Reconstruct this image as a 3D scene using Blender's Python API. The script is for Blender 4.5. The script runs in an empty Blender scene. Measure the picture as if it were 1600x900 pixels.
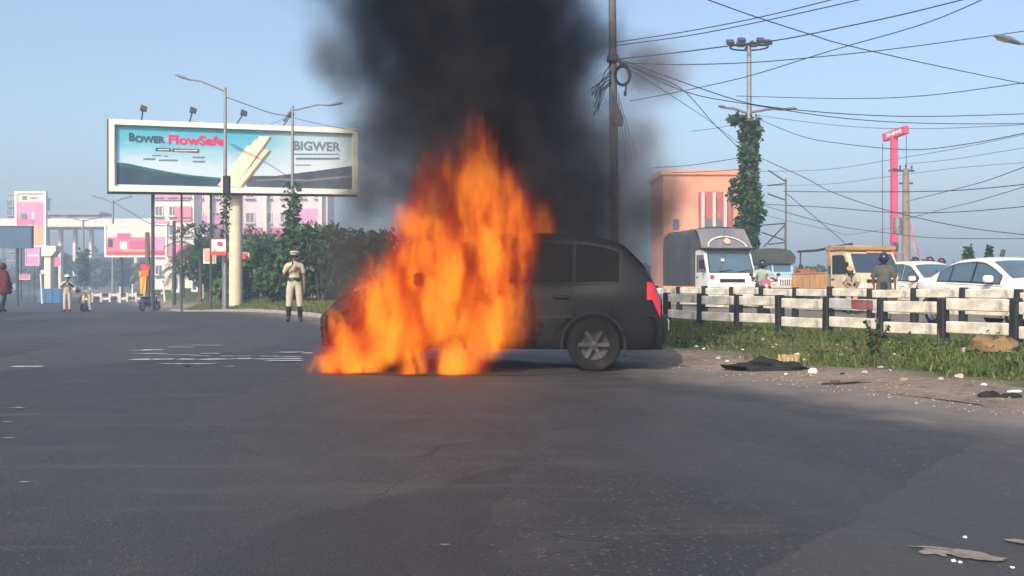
import bpy, bmesh, math, random
from mathutils import Vector, Matrix, Euler, noise as mnoise
S = bpy.context.scene
COL = S.collection
R = math.radians
random.seed(7)

# ------------------------------------------------------------------ camera
cam_data = bpy.data.cameras.new('camera')
cam = bpy.data.objects.new('camera', cam_data); COL.objects.link(cam)
CAM_H = 1.0
F = 1500.0                       # focal length in pixels of the 1600 wide photograph
HORIZON = 440.0
cam.location = (0, 0, CAM_H)
cam.rotation_euler = (R(90), 0, 0)
cam_data.sensor_width = 36.0
cam_data.lens = 36.0 * F / 1600.0
cam_data.shift_y = -10.0 / 1600.0
cam_data.clip_start = 0.1
cam_data.clip_end = 3000
S.camera = cam
S.view_settings.view_transform = 'Standard'
S.view_settings.look = 'None'
S.view_settings.exposure = 0.6
S.view_settings.gamma = 1.0

# ------------------------------------------------------------------ sky and sun
SUN_AZ, SUN_EL = 202.0, 34.0     # azimuth clockwise from +Y
W = bpy.data.worlds.new('World'); S.world = W; W.use_nodes = True
wn = W.node_tree
for n in list(wn.nodes): wn.nodes.remove(n)
wo = wn.nodes.new('ShaderNodeOutputWorld'); wb = wn.nodes.new('ShaderNodeBackground')
sk = wn.nodes.new('ShaderNodeTexSky'); sk.sky_type = 'NISHITA'; sk.sun_disc = False
sk.sun_elevation = R(SUN_EL); sk.sun_rotation = R(SUN_AZ)
sk.air_density = 1.0; sk.dust_density = 3.4; sk.ozone_density = 1.6; sk.altitude = 0
wb.inputs['Strength'].default_value = 0.15
wn.links.new(sk.outputs[0], wb.inputs['Color']); wn.links.new(wb.outputs[0], wo.inputs['Surface'])
sd = bpy.data.lights.new('sun', 'SUN'); sd.energy = 3.1; sd.angle = R(0.6); sd.color = (1.0, 0.9, 0.76)
sun = bpy.data.objects.new('sun', sd); COL.objects.link(sun)
sv = Vector((math.sin(R(SUN_AZ)) * math.cos(R(SUN_EL)), math.cos(R(SUN_AZ)) * math.cos(R(SUN_EL)), math.sin(R(SUN_EL))))
sun.rotation_euler = sv.to_track_quat('Z', 'Y').to_euler()
sun.location = (-20, -20, 30)

# ------------------------------------------------------------------ render settings
S.render.engine = 'CYCLES'
cy = S.cycles
cy.use_denoising = True
try: cy.denoiser = 'OPENIMAGEDENOISE'
except Exception: pass
cy.max_bounces = 6; cy.diffuse_bounces = 2; cy.glossy_bounces = 2; cy.transmission_bounces = 3
cy.volume_bounces = 1; cy.transparent_max_bounces = 8
cy.volume_step_rate = 1.0; cy.volume_max_steps = 128
cy.sample_clamp_indirect = 4.0

# ------------------------------------------------------------------ helpers: nodes and materials
class NB:
    """short-hand for building a node tree"""
    def __init__(s, nt): s.nt = nt
    def node(s, t, **kw):
        n = s.nt.nodes.new(t)
        for k, v in kw.items(): setattr(n, k, v)
        return n
    def set(s, sock, v):
        if isinstance(v, bpy.types.NodeSocket): s.nt.links.new(v, sock)
        else: sock.default_value = v
    def m(s, op, a, b=0.0, c=None, clamp=False):
        n = s.node('ShaderNodeMath', operation=op, use_clamp=clamp)
        s.set(n.inputs[0], a); s.set(n.inputs[1], b)
        if c is not None: s.set(n.inputs[2], c)
        return n.outputs[0]
    def v(s, op, a, b=None):
        n = s.node('ShaderNodeVectorMath', operation=op)
        s.set(n.inputs[0], a)
        if b is not None: s.set(n.inputs[1], b)
        return n.outputs[0]
    def ss(s, x, lo, hi):
        n = s.node('ShaderNodeMapRange', interpolation_type='SMOOTHSTEP')
        s.set(n.inputs[0], x); s.set(n.inputs[1], lo); s.set(n.inputs[2], hi)
        return n.outputs[0]
    def coord(s, kind='Object'): return s.node('ShaderNodeTexCoord').outputs[kind]
    def pos(s): return s.node('ShaderNodeNewGeometry').outputs['Position']
    def island(s): return s.node('ShaderNodeNewGeometry').outputs['Random Per Island']
    def noise(s, vec, scale, detail=4.0, rough=0.55, dist=0.0):
        n = s.node('ShaderNodeTexNoise')
        s.set(n.inputs['Vector'], vec); s.set(n.inputs['Scale'], scale); s.set(n.inputs['Detail'], detail)
        s.set(n.inputs['Roughness'], rough); s.set(n.inputs['Distortion'], dist)
        return n.outputs['Fac']
    def noisec(s, vec, scale, detail=3.0):
        n = s.node('ShaderNodeTexNoise')
        s.set(n.inputs['Vector'], vec); s.set(n.inputs['Scale'], scale); s.set(n.inputs['Detail'], detail)
        return n.outputs['Color']
    def map(s, vec, scale=(1, 1, 1), loc=(0, 0, 0), rot=(0, 0, 0)):
        n = s.node('ShaderNodeMapping')
        s.set(n.inputs['Vector'], vec); n.inputs['Scale'].default_value = scale
        n.inputs['Location'].default_value = loc; n.inputs['Rotation'].default_value = rot
        return n.outputs[0]
    def mix(s, f, a, b, mode='MIX'):
        n = s.node('ShaderNodeMix', data_type='RGBA', blend_type=mode)
        s.set(n.inputs[0], f)
        for sock, v in ((n.inputs[6], a), (n.inputs[7], b)):
            if isinstance(v, bpy.types.NodeSocket): s.nt.links.new(v, sock)
            else: sock.default_value = (*v[:3], 1)
        return n.outputs[2]
    def sep(s, vec):
        n = s.node('ShaderNodeSeparateXYZ'); s.set(n.inputs[0], vec); return n.outputs
    def comb(s, x, y, z):
        n = s.node('ShaderNodeCombineXYZ'); s.set(n.inputs[0], x); s.set(n.inputs[1], y); s.set(n.inputs[2], z); return n.outputs[0]
    def bump(s, h, strength=0.3, dist=0.02):
        n = s.node('ShaderNodeBump'); s.set(n.inputs['Height'], h)
        n.inputs['Strength'].default_value = strength; n.inputs['Distance'].default_value = dist
        return n.outputs[0]

MATS = {}
def newmat(name):
    m = bpy.data.materials.new(name); m.use_nodes = True
    nb = NB(m.node_tree)
    for n in list(m.node_tree.nodes): m.node_tree.nodes.remove(n)
    out = nb.node('ShaderNodeOutputMaterial')
    MATS[name] = m
    return m, nb, out

def mat(name, col, rough=0.6, var=0.18, scale=6.0, metal=0.0, bump=0.0, dirt=None, dirt_amt=0.0, spec=0.4, island=0.0, coat=0.0):
    """surface with mottled colour, a little relief and optional dirt patches"""
    if name in MATS: return MATS[name]
    m, nb, out = newmat(name)
    b = nb.node('ShaderNodeBsdfPrincipled')
    co = nb.coord()
    f = nb.noise(co, scale, 5.0, 0.6)
    dark = tuple(c * (1 - var) for c in col); lite = tuple(min(1, c * (1 + var)) for c in col)
    c = nb.mix(nb.ss(f, 0.25, 0.75), dark, lite)
    if island:
        r = nb.island()
        d2 = tuple(x * (1 - island) for x in (1, 1, 1)); l2 = tuple(1 + island for _ in range(3))
        c = nb.mix(1.0, c, nb.mix(r, d2, l2), 'MULTIPLY')
    if dirt is not None:
        g = nb.noise(co, scale * 0.45, 6.0, 0.7, 0.6)
        c = nb.mix(nb.m('MULTIPLY', nb.ss(g, 0.52, 0.74), dirt_amt), c, dirt)
    nb.set(b.inputs['Base Color'], c)
    nb.set(b.inputs['Roughness'], nb.m('ADD', nb.m('MULTIPLY', f, 0.2), rough - 0.1, clamp=True))
    b.inputs['Metallic'].default_value = metal
    b.inputs['Specular IOR Level'].default_value = spec
    if coat: b.inputs['Coat Weight'].default_value = coat; b.inputs['Coat Roughness'].default_value = 0.08
    if bump: nb.set(b.inputs['Normal'], nb.bump(nb.noise(co, scale * 4, 4.0), bump, 0.01))
    nb.nt.links.new(b.outputs[0], out.inputs['Surface'])
    return m

def leafmat(name, dark, lite, rough=0.55, var=0.0):
    if name in MATS: return MATS[name]
    m, nb, out = newmat(name)
    b = nb.node('ShaderNodeBsdfPrincipled'); t = nb.node('ShaderNodeBsdfTranslucent'); mx = nb.node('ShaderNodeMixShader')
    r = nb.island()
    c = nb.mix(nb.m('POWER', r, 1.3), dark, lite)
    nb.set(b.inputs['Base Color'], c); b.inputs['Roughness'].default_value = rough; b.inputs['Specular IOR Level'].default_value = 0.3
    nb.set(t.inputs['Color'], c); mx.inputs[0].default_value = 0.25
    nb.nt.links.new(b.outputs[0], mx.inputs[1]); nb.nt.links.new(t.outputs[0], mx.inputs[2])
    nb.nt.links.new(mx.outputs[0], out.inputs['Surface'])
    return m

def glassmat(name, col, rough=0.06, spec=0.6):
    """tinted vehicle glass: dark, glossy"""
    return mat(name, col, rough + 0.06, 0.12, 1.5, spec=spec, coat=0.6)

# ------------------------------------------------------------------ helpers: meshes
class MB:
    def __init__(s): s.v = []; s.f = []; s.mi = []
    def add(s, vs, fs, mi=0):
        o = len(s.v); s.v.extend([tuple(x) for x in vs]); s.f.extend([tuple(i + o for i in f) for f in fs]); s.mi.extend([mi] * len(fs)); return s
    def box(s, c, d, mi=0, rz=0.0, rx=0.0, ry=0.0, bev=0.0):
        hx, hy, hz = d[0] / 2, d[1] / 2, d[2] / 2
        M_ = Euler((rx, ry, rz)).to_matrix()
        C_ = Vector(c)
        if bev <= 0:
            vs = [(x, y, z) for x in (-hx, hx) for y in (-hy, hy) for z in (-hz, hz)]
            fs = [(0, 1, 3, 2), (4, 6, 7, 5), (0, 4, 5, 1), (2, 3, 7, 6), (0, 2, 6, 4), (1, 5, 7, 3)]
        else:
            b = min(bev, hx * .49, hy * .49, hz * .49)
            vs = []; idx = {}
            for ix in (-1, 1):
                for iy in (-1, 1):
                    for iz in (-1, 1):
                        for ax in range(3):
                            p = [ix * (hx - b), iy * (hy - b), iz * (hz - b)]
                            p[ax] = (ix * hx, iy * hy, iz * hz)[ax]
                            idx[(ix, iy, iz, ax)] = len(vs); vs.append(tuple(p))
            fs = []
            for ax in range(3):
                o1, o2 = [(1, 2), (2, 0), (0, 1)][ax]
                for sg in (-1, 1):
                    q = []
                    for a_, b_ in ((-1, -1), (1, -1), (1, 1), (-1, 1)):
                        k = [0, 0, 0]; k[ax] = sg; k[o1] = a_; k[o2] = b_
                        q.append(idx[(*k, ax)])
                    fs.append(tuple(q if sg > 0 else q[::-1]))
            for ax in range(3):
                o1, o2 = [(1, 2), (2, 0), (0, 1)][ax]
                for a_ in (-1, 1):
                    for b_ in (-1, 1):
                        k0 = [0, 0, 0]; k1 = [0, 0, 0]; k0[o1] = k1[o1] = a_; k0[o2] = k1[o2] = b_; k0[ax] = -1; k1[ax] = 1
                        q = (idx[(*k0, o1)], idx[(*k1, o1)], idx[(*k1, o2)], idx[(*k0, o2)])
                        fs.append(q if a_ * b_ > 0 else q[::-1])
            for ix in (-1, 1):
                for iy in (-1, 1):
                    for iz in (-1, 1):
                        q = tuple(idx[(ix, iy, iz, ax)] for ax in range(3))
                        fs.append(q if ix * iy * iz > 0 else q[::-1])
        return s.add([C_ + M_ @ Vector(v) for v in vs], fs, mi)
    def tube(s, pts, r, n=8, mi=0, cap=True):
        pts = [Vector(p) for p in pts]
        rs = r if isinstance(r, (list, tuple)) else [r] * len(pts)
        vs = []; fs = []
        up = Vector((0.13, 0.21, 1)).normalized()
        for i, p in enumerate(pts):
            t = (pts[min(i + 1, len(pts) - 1)] - pts[max(i - 1, 0)])
            t = t.normalized() if t.length > 1e-9 else Vector((0, 0, 1))
            ref = up if abs(t.dot(up)) < 0.95 else Vector((1, 0, 0))
            a = t.cross(ref).normalized(); b = t.cross(a).normalized()
            for k in range(n):
                an = 2 * math.pi * k / n
                vs.append(p + (a * math.cos(an) + b * math.sin(an)) * rs[i])
        for i in range(len(pts) - 1):
            for k in range(n):
                k2 = (k + 1) % n
                fs.append((i * n + k, i * n + k2, (i + 1) * n + k2, (i + 1) * n + k))
        if cap:
            fs.append(tuple(range(n))[::-1]); fs.append(tuple(range((len(pts) - 1) * n, len(pts) * n)))
        return s.add(vs, fs, mi)
    def lathe(s, prof, n=16, c=(0, 0, 0), axis='z', mi=0):
        """prof: (radius, height) pairs"""
        vs = []; fs = []
        for (r, h) in prof:
            for k in range(n):
                a = 2 * math.pi * k / n
                p = (r * math.cos(a), r * math.sin(a), h)
                if axis == 'y': p = (p[0], p[2], p[1])
                elif axis == 'x': p = (p[2], p[0], p[1])
                vs.append((p[0] + c[0], p[1] + c[1], p[2] + c[2]))
        for i in range(len(prof) - 1):
            for k in range(n):
                k2 = (k + 1) % n
                q = (i * n + k, i * n + k2, (i + 1) * n + k2, (i + 1) * n + k)
                fs.append(q if axis != 'y' else q[::-1])
        return s.add(vs, fs, mi)
    def ball(s, c, r, n=10, m=6, mi=0):
        if not isinstance(r, (tuple, list)): r = (r, r, r)
        vs = [(c[0], c[1], c[2] + r[2])]; fs = []
        for i in range(1, m):
            th = math.pi * i / m
            for k in range(n):
                a = 2 * math.pi * k / n
                vs.append((c[0] + r[0] * math.sin(th) * math.cos(a), c[1] + r[1] * math.sin(th) * math.sin(a), c[2] + r[2] * math.cos(th)))
        vs.append((c[0], c[1], c[2] - r[2]))
        for k in range(n): fs.append((0, 1 + k, 1 + (k + 1) % n))
        for i in range(m - 2):
            for k in range(n):
                a = 1 + i * n + k; b = 1 + i * n + (k + 1) % n
                fs.append((a, a + n, b + n, b))
        L = len(vs) - 1
        for k in range(n): fs.append((L, 1 + (m - 2) * n + (k + 1) % n, 1 + (m - 2) * n + k))
        return s.add(vs, fs, mi)
    def prism(s, poly, y0, y1, mi=0, plane='xz'):
        """extrude polygon (in xz, or xy when plane='xy', or yz) between two offsets"""
        n = len(poly)
        def P(p, o):
            if plane == 'xz': return (p[0], o, p[1])
            if plane == 'yz': return (o, p[0], p[1])
            return (p[0], p[1], o)
        vs = [P(p, y0) for p in poly] + [P(p, y1) for p in poly]
        fs = [tuple(range(n)), tuple(range(n, 2 * n))[::-1]] + [(i, n + i, n + (i + 1) % n, (i + 1) % n) for i in range(n)]
        return s.add(vs, fs, mi)
    def grid(s, rows, mi=0, flip=False):
        n = len(rows[0]); vs = [p for r_ in rows for p in r_]; fs = []
        for i in range(len(rows) - 1):
            for j in range(n - 1):
                q = (i * n + j, i * n + j + 1, (i + 1) * n + j + 1, (i + 1) * n + j)
                fs.append(q[::-1] if flip else q)
        return s.add(vs, fs, mi)
    def mesh(s, name, mats, smooth=False, recalc=True, angle=40):
        me = bpy.data.meshes.new(name)
        me.from_pydata([tuple(v) for v in s.v], [], s.f)
        if not isinstance(mats, (list, tuple)): mats = [mats]
        for m in mats: me.materials.append(m)
        if len(mats) > 1: me.polygons.foreach_set('material_index', s.mi)
        if recalc:
            bm = bmesh.new(); bm.from_mesh(me)
            bmesh.ops.recalc_face_normals(bm, faces=bm.faces)
            bm.to_mesh(me); bm.free()
        if smooth:
            me.polygons.foreach_set('use_smooth', [True] * len(me.polygons))
            try: me.set_sharp_from_angle(angle=R(angle))
            except Exception: pass
        me.update()
        return me
    def build(s, name, mats, parent=None, smooth=False, loc=None, recalc=True, angle=40):
        o = bpy.data.objects.new(name, s.mesh(name, mats, smooth, recalc, angle)); COL.objects.link(o)
        if parent is not None: o.parent = parent
        if loc is not None: o.location = loc
        return o

def tag(o, label=None, cat=None, group=None, kind=None):
    if label: o['label'] = label
    if cat: o['category'] = cat
    if group: o['group'] = group
    if kind: o['kind'] = kind
    return o
def thing(name, label, cat, loc=(0, 0, 0), rz=0.0, group=None):
    o = bpy.data.objects.new(name, None); COL.objects.link(o)
    o.empty_display_size = 0.2
    o.location = loc; o.rotation_euler = (0, 0, rz)
    return tag(o, label, cat, group)
def link_copy(o, parent):
    c = o.copy(); COL.objects.link(c); c.parent = parent; return c
def piece(name, me, parent, loc=(0, 0, 0), rot=(0, 0, 0), scale=None):
    o = bpy.data.objects.new(name, me); COL.objects.link(o); o.parent = parent; o.location = loc; o.rotation_euler = rot
    if scale: o.scale = scale
    return o
def clone(root, label, loc, rz, group=None):
    r = root.copy(); COL.objects.link(r); r.location = loc; r.rotation_euler = (0, 0, rz); r['label'] = label
    if group: r['group'] = group
    for ch in root.children:
        c = link_copy(ch, r)
        for g in ch.children: link_copy(g, c)
    return r
def sstep(x, a, b):
    t = max(0.0, min(1.0, (x - a) / (b - a))); return t * t * (3 - 2 * t)
def lerp(a, b, t): return a + (b - a) * t
def keyed(keys, x):
    if x <= keys[0][0]: return keys[0][1]
    for (x0, y0), (x1, y1) in zip(keys, keys[1:]):
        if x <= x1:
            t = (x - x0) / (x1 - x0) if x1 > x0 else 0
            return y0 + (y1 - y0) * t
    return keys[-1][1]
def at(x, y, Y):
    """point of the place that stands Y metres ahead under photograph pixel (x, y)"""
    return Vector(((x - 800) / F * Y, Y, CAM_H + (HORIZON - y) / F * Y))
def text_mesh(txt, size, mb, place, mi=0, bold=0.0, depth=0.0, align='LEFT', width=None):
    """lettering as flat geometry, appended to mb; place maps (u, v) to a point"""
    cu = bpy.data.curves.new('lettering', 'FONT'); cu.body = txt; cu.size = size; cu.align_x = align; cu.offset = bold; cu.resolution_u = 3
    o = bpy.data.objects.new('lettering', cu); COL.objects.link(o)
    dg = bpy.context.evaluated_depsgraph_get(); dg.update()
    me = bpy.data.meshes.new_from_object(o.evaluated_get(dg))
    vs = [v.co.copy() for v in me.vertices]; fs = [tuple(p.vertices) for p in me.polygons]
    if width and vs:
        w = max(v.x for v in vs) - min(v.x for v in vs); k = width / w
        for v in vs: v.x *= k
    mb.add([place(v.x, v.y) for v in vs], fs, mi)
    bpy.data.objects.remove(o); bpy.data.curves.remove(cu); bpy.data.meshes.remove(me)

# ------------------------------------------------------------------ ground profile
SL = 0.48                        # the road runs along (-SL, 1)
RD = Vector((-SL, 1, 0)).normalized()
RANG = math.atan2(RD.y, RD.x)    # heading away from the camera along the road
def cof(X, Y): return X + SL * Y
def xof(C, Y): return C - SL * Y
def gz(C, Y):
    return -0.8 * sstep(Y, 27, 62) * (1 - sstep(C, 7.7, 10.6))
def gnd(X, Y): return gz(cof(X, Y), Y)

# ================================================================== THE SETTING
def draped(name, cs, ys, dz, material, edge=None, kind='structure', bumpf=None):
    rows = []
    for y in ys:
        row = []
        for i, c in enumerate(cs):
            c2 = c
            if edge and i in (0, len(cs) - 1): c2 = c + edge(c, y, i == 0)
            z = gz(c2, y) + dz + (bumpf(c2, y) if bumpf else 0)
            row.append((xof(c2, y), y, z))
        rows.append(row)
    m = MB(); m.grid(rows, flip=False)
    o = m.build(name, material, smooth=True, recalc=False); o['kind'] = kind
    return o
def frange(a, b, st):
    n = max(1, int(round((b - a) / st))); return [a + (b - a) * i / n for i in range(n + 1)]
def ys_grid(a, b):
    out = []; y = a
    while y < b:
        out.append(y); y += 0.25 if y < 16 else 0.5 if y < 40 else 1.5 if y < 100 else 8
    out.append(b); return out

# --- asphalt
m, nb, out = newmat('asphalt')
b = nb.node('ShaderNodeBsdfPrincipled'); co = nb.coord()
big = nb.noise(nb.map(co, (0.35, 0.12, 1), rot=(0, 0, -0.45)), 1.0, 5.0, 0.6, 0.5)
mid = nb.noise(co, 2.2, 6.0, 0.65, 0.3)
fine = nb.noise(co, 55.0, 4.0, 0.7)
agg = nb.node('ShaderNodeTexVoronoi'); nb.set(agg.inputs['Vector'], co); agg.inputs['Scale'].default_value = 90.0
c = nb.mix(nb.ss(big, 0.32, 0.68), (0.019, 0.017, 0.0175), (0.042, 0.0375, 0.037))
c = nb.mix(nb.m('MULTIPLY', nb.ss(mid, 0.45, 0.72), 0.35), c, (0.062, 0.055, 0.051))
c = nb.mix(nb.m('MULTIPLY', nb.ss(fine, 0.42, 0.7), 0.4), c, (0.075, 0.068, 0.064))
c = nb.mix(nb.ss(nb.sep(agg.outputs['Color'])[0], 0.965, 0.985), c, (0.095, 0.088, 0.083))
# old resurfacing patches with tar-sealed joints
pv_ = nb.node('ShaderNodeTexVoronoi', distance='CHEBYCHEV'); nb.set(pv_.inputs['Vector'], nb.map(nb.v('ADD', co, nb.v('MULTIPLY', nb.noisec(co, 2.5, 3.0), (.25, .25, 0))), (.42, .16, 1), rot=(0, 0, -.45))); pv_.inputs['Scale'].default_value = 1.0
pr_ = nb.sep(pv_.outputs['Color'])[0]
c = nb.mix(nb.m('MULTIPLY', nb.ss(pr_, .55, .62), .5), c, (0.02, 0.0185, 0.019))
c = nb.mix(nb.m('MULTIPLY', nb.ss(pr_, .24, .17), .35), c, (0.07, 0.063, 0.058))
sm_ = nb.noise(nb.map(co, (.25, 3.0, 1), rot=(0, 0, -.06)), 1.0, 5.0, .7)
c = nb.mix(nb.m('MULTIPLY', nb.ss(sm_, .54, .7), .45), c, (0.085, 0.077, 0.072))
ve_ = nb.node('ShaderNodeTexVoronoi', feature='DISTANCE_TO_EDGE'); nb.set(ve_.inputs['Vector'], nb.map(nb.v('ADD', co, nb.v('MULTIPLY', nb.noisec(co, .8, 4.0), (.9, .9, 0))), (.3, .13, 1), rot=(0, 0, -.45))); ve_.inputs['Scale'].default_value = 1.0
c = nb.mix(nb.m('MULTIPLY', nb.m('SUBTRACT', 1.0, nb.ss(ve_.outputs['Distance'], .0015, .005)), nb.m('MULTIPLY', .6, nb.ss(nb.noise(co, 1.2, 4.0), .48, .62))), c, (0.012, 0.0115, 0.012))
# fine cracks
w1 = nb.v('ADD', co, nb.v('MULTIPLY', nb.noisec(co, 1.3, 4.0), (0.7, 0.7, 0)))
vo = nb.node('ShaderNodeTexVoronoi', feature='DISTANCE_TO_EDGE'); nb.set(vo.inputs['Vector'], w1); vo.inputs['Scale'].default_value = 0.9
crack = nb.m('MULTIPLY', nb.m('SUBTRACT', 1.0, nb.ss(vo.outputs['Distance'], 0.001, 0.008)), nb.ss(nb.noise(co, 0.4, 2.0), 0.47, 0.6))
c = nb.mix(nb.m('MULTIPLY', crack, 0.7), c, (0.018, 0.018, 0.02))
# darker tyre-polished bands along the lanes
sx = nb.sep(co); band = nb.m('ADD', sx[0], nb.m('MULTIPLY', sx[1], SL))
wv = nb.m('SINE', nb.m('ADD', nb.m('MULTIPLY', band, 1.9), nb.m('MULTIPLY', mid, 1.6)))
c = nb.mix(nb.m('MULTIPLY', nb.ss(wv, 0.1, 0.95), 0.3), c, (0.035, 0.035, 0.04))
# oil stains
st = nb.noise(nb.map(co, (1.0, 0.5, 1)), 0.8, 3.0, 0.5)
c = nb.mix(nb.m('MULTIPLY', nb.ss(st, 0.6, 0.78), 0.4), c, (0.022, 0.022, 0.025))
# pale dust drifting off the verge
du = nb.m('ADD', band, nb.m('MULTIPLY', nb.noise(co, 0.9, 5.0, 0.7), 3.2))
c = nb.mix(nb.m('MULTIPLY', nb.ss(du, 7.2, 9.2), nb.m('ADD', nb.m('MULTIPLY', fine, 0.6), 0.4)), c, (0.25, 0.2, 0.155))
nb.set(b.inputs['Base Color'], c)
nb.set(b.inputs['Roughness'], nb.m('ADD', 0.5, nb.m('MULTIPLY', mid, 0.35)))
b.inputs['Specular IOR Level'].default_value = 0.5
hh = nb.m('ADD', nb.m('MULTIPLY', fine, 0.5), nb.m('MULTIPLY', agg.outputs['Distance'], 0.6))
nb.set(b.inputs['Normal'], nb.bump(nb.m('SUBTRACT', hh, nb.m('MULTIPLY', crack, 1.2)), 0.55, 0.008))
nb.nt.links.new(b.outputs[0], out.inputs['Surface'])
ASPH = m

# --- bare earth with dusty grit
m, nb, out = newmat('earth')
b = nb.node('ShaderNodeBsdfPrincipled'); co = nb.coord()
f1 = nb.noise(co, 1.4, 6.0, 0.65, 0.4); f2 = nb.noise(co, 22.0, 5.0, 0.7)
c = nb.mix(nb.ss(f1, 0.3, 0.7), (0.13, 0.105, 0.08), (0.25, 0.21, 0.165))
c = nb.mix(nb.m('MULTIPLY', nb.ss(f2, 0.45, 0.75), 0.55), c, (0.34, 0.3, 0.25))
c = nb.mix(nb.m('MULTIPLY', nb.ss(f2, 0.48, 0.3), 0.5), c, (0.07, 0.058, 0.045))
nb.set(b.inputs['Base Color'], c); b.inputs['Roughness'].default_value = 0.95; b.inputs['Specular IOR Level'].default_value = 0.15
nb.set(b.inputs['Normal'], nb.bump(nb.m('ADD', f2, f1), 0.7, 0.03))
nb.nt.links.new(b.outputs[0], out.inputs['Surface'])
EARTH = m

# --- ground sheet out to the horizon
g = MB()
xs = [-420, -260, -160] + frange(-100, 60, 4) + [90, 150, 260, 420]
yy = [-40, -15, 0] + frange(4, 100, 4) + [130, 180, 260, 420]
rows = [[(x, y, gnd(x, y) - 0.30) for x in xs] for y in yy]
g.grid(rows)
tag(g.build('ground', EARTH, smooth=True, recalc=False), kind='structure')

# --- the two carriageways
draped('road', frange(-26, 7.0, 1.0) + [7.6, 8.4], ys_grid(-12, 300), 0.0, ASPH)
draped('road', frange(18.7, 38, 1.2), ys_grid(-12, 220), 0.02, ASPH).name = 'opposite_road'

# --- the grassed strip between them: bare dirt edge, then turf
def ragged(c, y, first):
    if not first: return 0
    return 0.55 * (mnoise.noise((y * 0.55, 3.1, 0)) + 0.5 * mnoise.noise((y * 1.9, 7.7, 0)))
def mound(c, y):
    e = sstep(c, 7.2, 8.6)
    return -0.03 * (1 - sstep(c, 7.0, 7.6)) + e * (0.03 + 0.05 * mnoise.noise((c * 0.9, y * 0.9, 1.7)) + 0.02 * mnoise.noise((c * 3.1, y * 3.1, 4.7))) + 0.03 * sstep(c, 9.0, 11.0)
m, nb, out = newmat('verge_soil')
b = nb.node('ShaderNodeBsdfPrincipled'); co = nb.coord()
f1 = nb.noise(co, 1.1, 6.0, 0.65, 0.4); f2 = nb.noise(co, 26.0, 5.0, 0.7); f3 = nb.noise(co, 7.0, 5.0, 0.65)
dirt = nb.mix(nb.ss(f1, 0.3, 0.7), (0.2, 0.155, 0.12), (0.3, 0.24, 0.185))
dirt = nb.mix(nb.m('MULTIPLY', nb.ss(f2, 0.45, 0.72), 0.6), dirt, (0.38, 0.31, 0.25))
dirt = nb.mix(nb.m('MULTIPLY', nb.ss(f3, 0.5, 0.33), 0.55), dirt, (0.085, 0.07, 0.055))
turf = nb.mix(nb.ss(f3, 0.35, 0.65), (0.06, 0.085, 0.024), (0.12, 0.125, 0.05))
sx = nb.sep(co); band = nb.m('ADD', sx[0], nb.m('MULTIPLY', sx[1], SL))
gm = nb.ss(nb.m('ADD', band, nb.m('MULTIPLY', f1, 2.0)), 9.6, 10.4)
c = nb.mix(gm, dirt, turf)
nb.set(b.inputs['Base Color'], c); b.inputs['Roughness'].default_value = 0.95; b.inputs['Specular IOR Level'].default_value = 0.12
nb.set(b.inputs['Normal'], nb.bump(nb.m('ADD', f2, f3), 0.8, 0.04))
nb.nt.links.new(b.outputs[0], out.inputs['Surface'])
VERGE = m
draped('grass_verge', [7.25] + frange(7.8, 18.4, 0.35), ys_grid(-6, 110), 0.006, VERGE, edge=ragged, bumpf=mound)
def vz(C, Y): return gz(C, Y) + 0.006 + mound(C, Y)

# far kerb of pale stone along the verge where the road bends away (photo: behind the officer)
KERB = mat('kerb_stone', (0.3, 0.27, 0.23), 0.85, 0.2, 3.0, bump=0.3)
kroot = thing('kerb', 'pale stone kerb edging the grass verge behind the standing officer', 'kerb')
kme = MB(); kme.box((0, 0, 0.02), (0.985, 0.2, 0.15), bev=0.02); kme = kme.mesh('kerb_stone', KERB)
yk = 27.0
while yk < 60:
    C = 7.55
    piece('kerb_stone', kme, kroot, (xof(C, yk), yk, gz(C, yk) + random.uniform(-.01, .01)), (0, 0, RANG + random.uniform(-.012, .012)))
    yk += 0.902

# --- lane dash and foam streaks on the asphalt
PAINT = mat('worn_road_paint', (0.55, 0.54, 0.5), 0.8, 0.25, 9.0, dirt=(0.12, 0.12, 0.12), dirt_amt=0.8)
def blotch(mb, X, Y, lx, ly, seed, dz=0.005, n=26, ang=0.0, rag=0.45):
    """flat irregular patch lying on the road"""
    vs = []
    for k in range(n):
        a = 2 * math.pi * k / n
        r = 1 + rag * mnoise.noise((math.cos(a) * 1.6 + seed, math.sin(a) * 1.6, seed * 1.7)) + 0.25 * rag * mnoise.noise((math.cos(a) * 6, math.sin(a) * 6, seed))
        x = lx * r * math.cos(a); y = ly * r * math.sin(a)
        x, y = x * math.cos(ang) - y * math.sin(ang), x * math.sin(ang) + y * math.cos(ang)
        px, py = X + x, Y + y
        vs.append((px, py, gnd(px, py) + dz))
    mb.add(vs, [tuple(range(n))])
def g_at(x, y):
    Y = 12.0
    for _ in range(30):
        X = (x - 800) / F * Y; z = gnd(X, Y); Y = lerp(Y, (CAM_H - z) * F / (y - HORIZON), 0.6)
    return (x - 800) / F * Y, Y
lm = MB()
for (x0, x1, y) in ((18, 64, 573), (222, 252, 547), (470, 486, 552)):
    X0, Y0 = g_at(x0, y); X1, _ = g_at(x1, y)
    lm.add([(X0, Y0 - .05, .005), (X1, Y0 - .05, .005), (X1 + .03, Y0 + .05, .005), (X0 + .03, Y0 + .05, .005)], [(0, 1, 2, 3)])
tag(lm.build('lane_marking', PAINT), kind='structure')
FOAM = mat('dried_foam', (0.34, 0.34, 0.36), 0.85, 0.3, 14.0, bump=0.4)
fm = MB()
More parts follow.
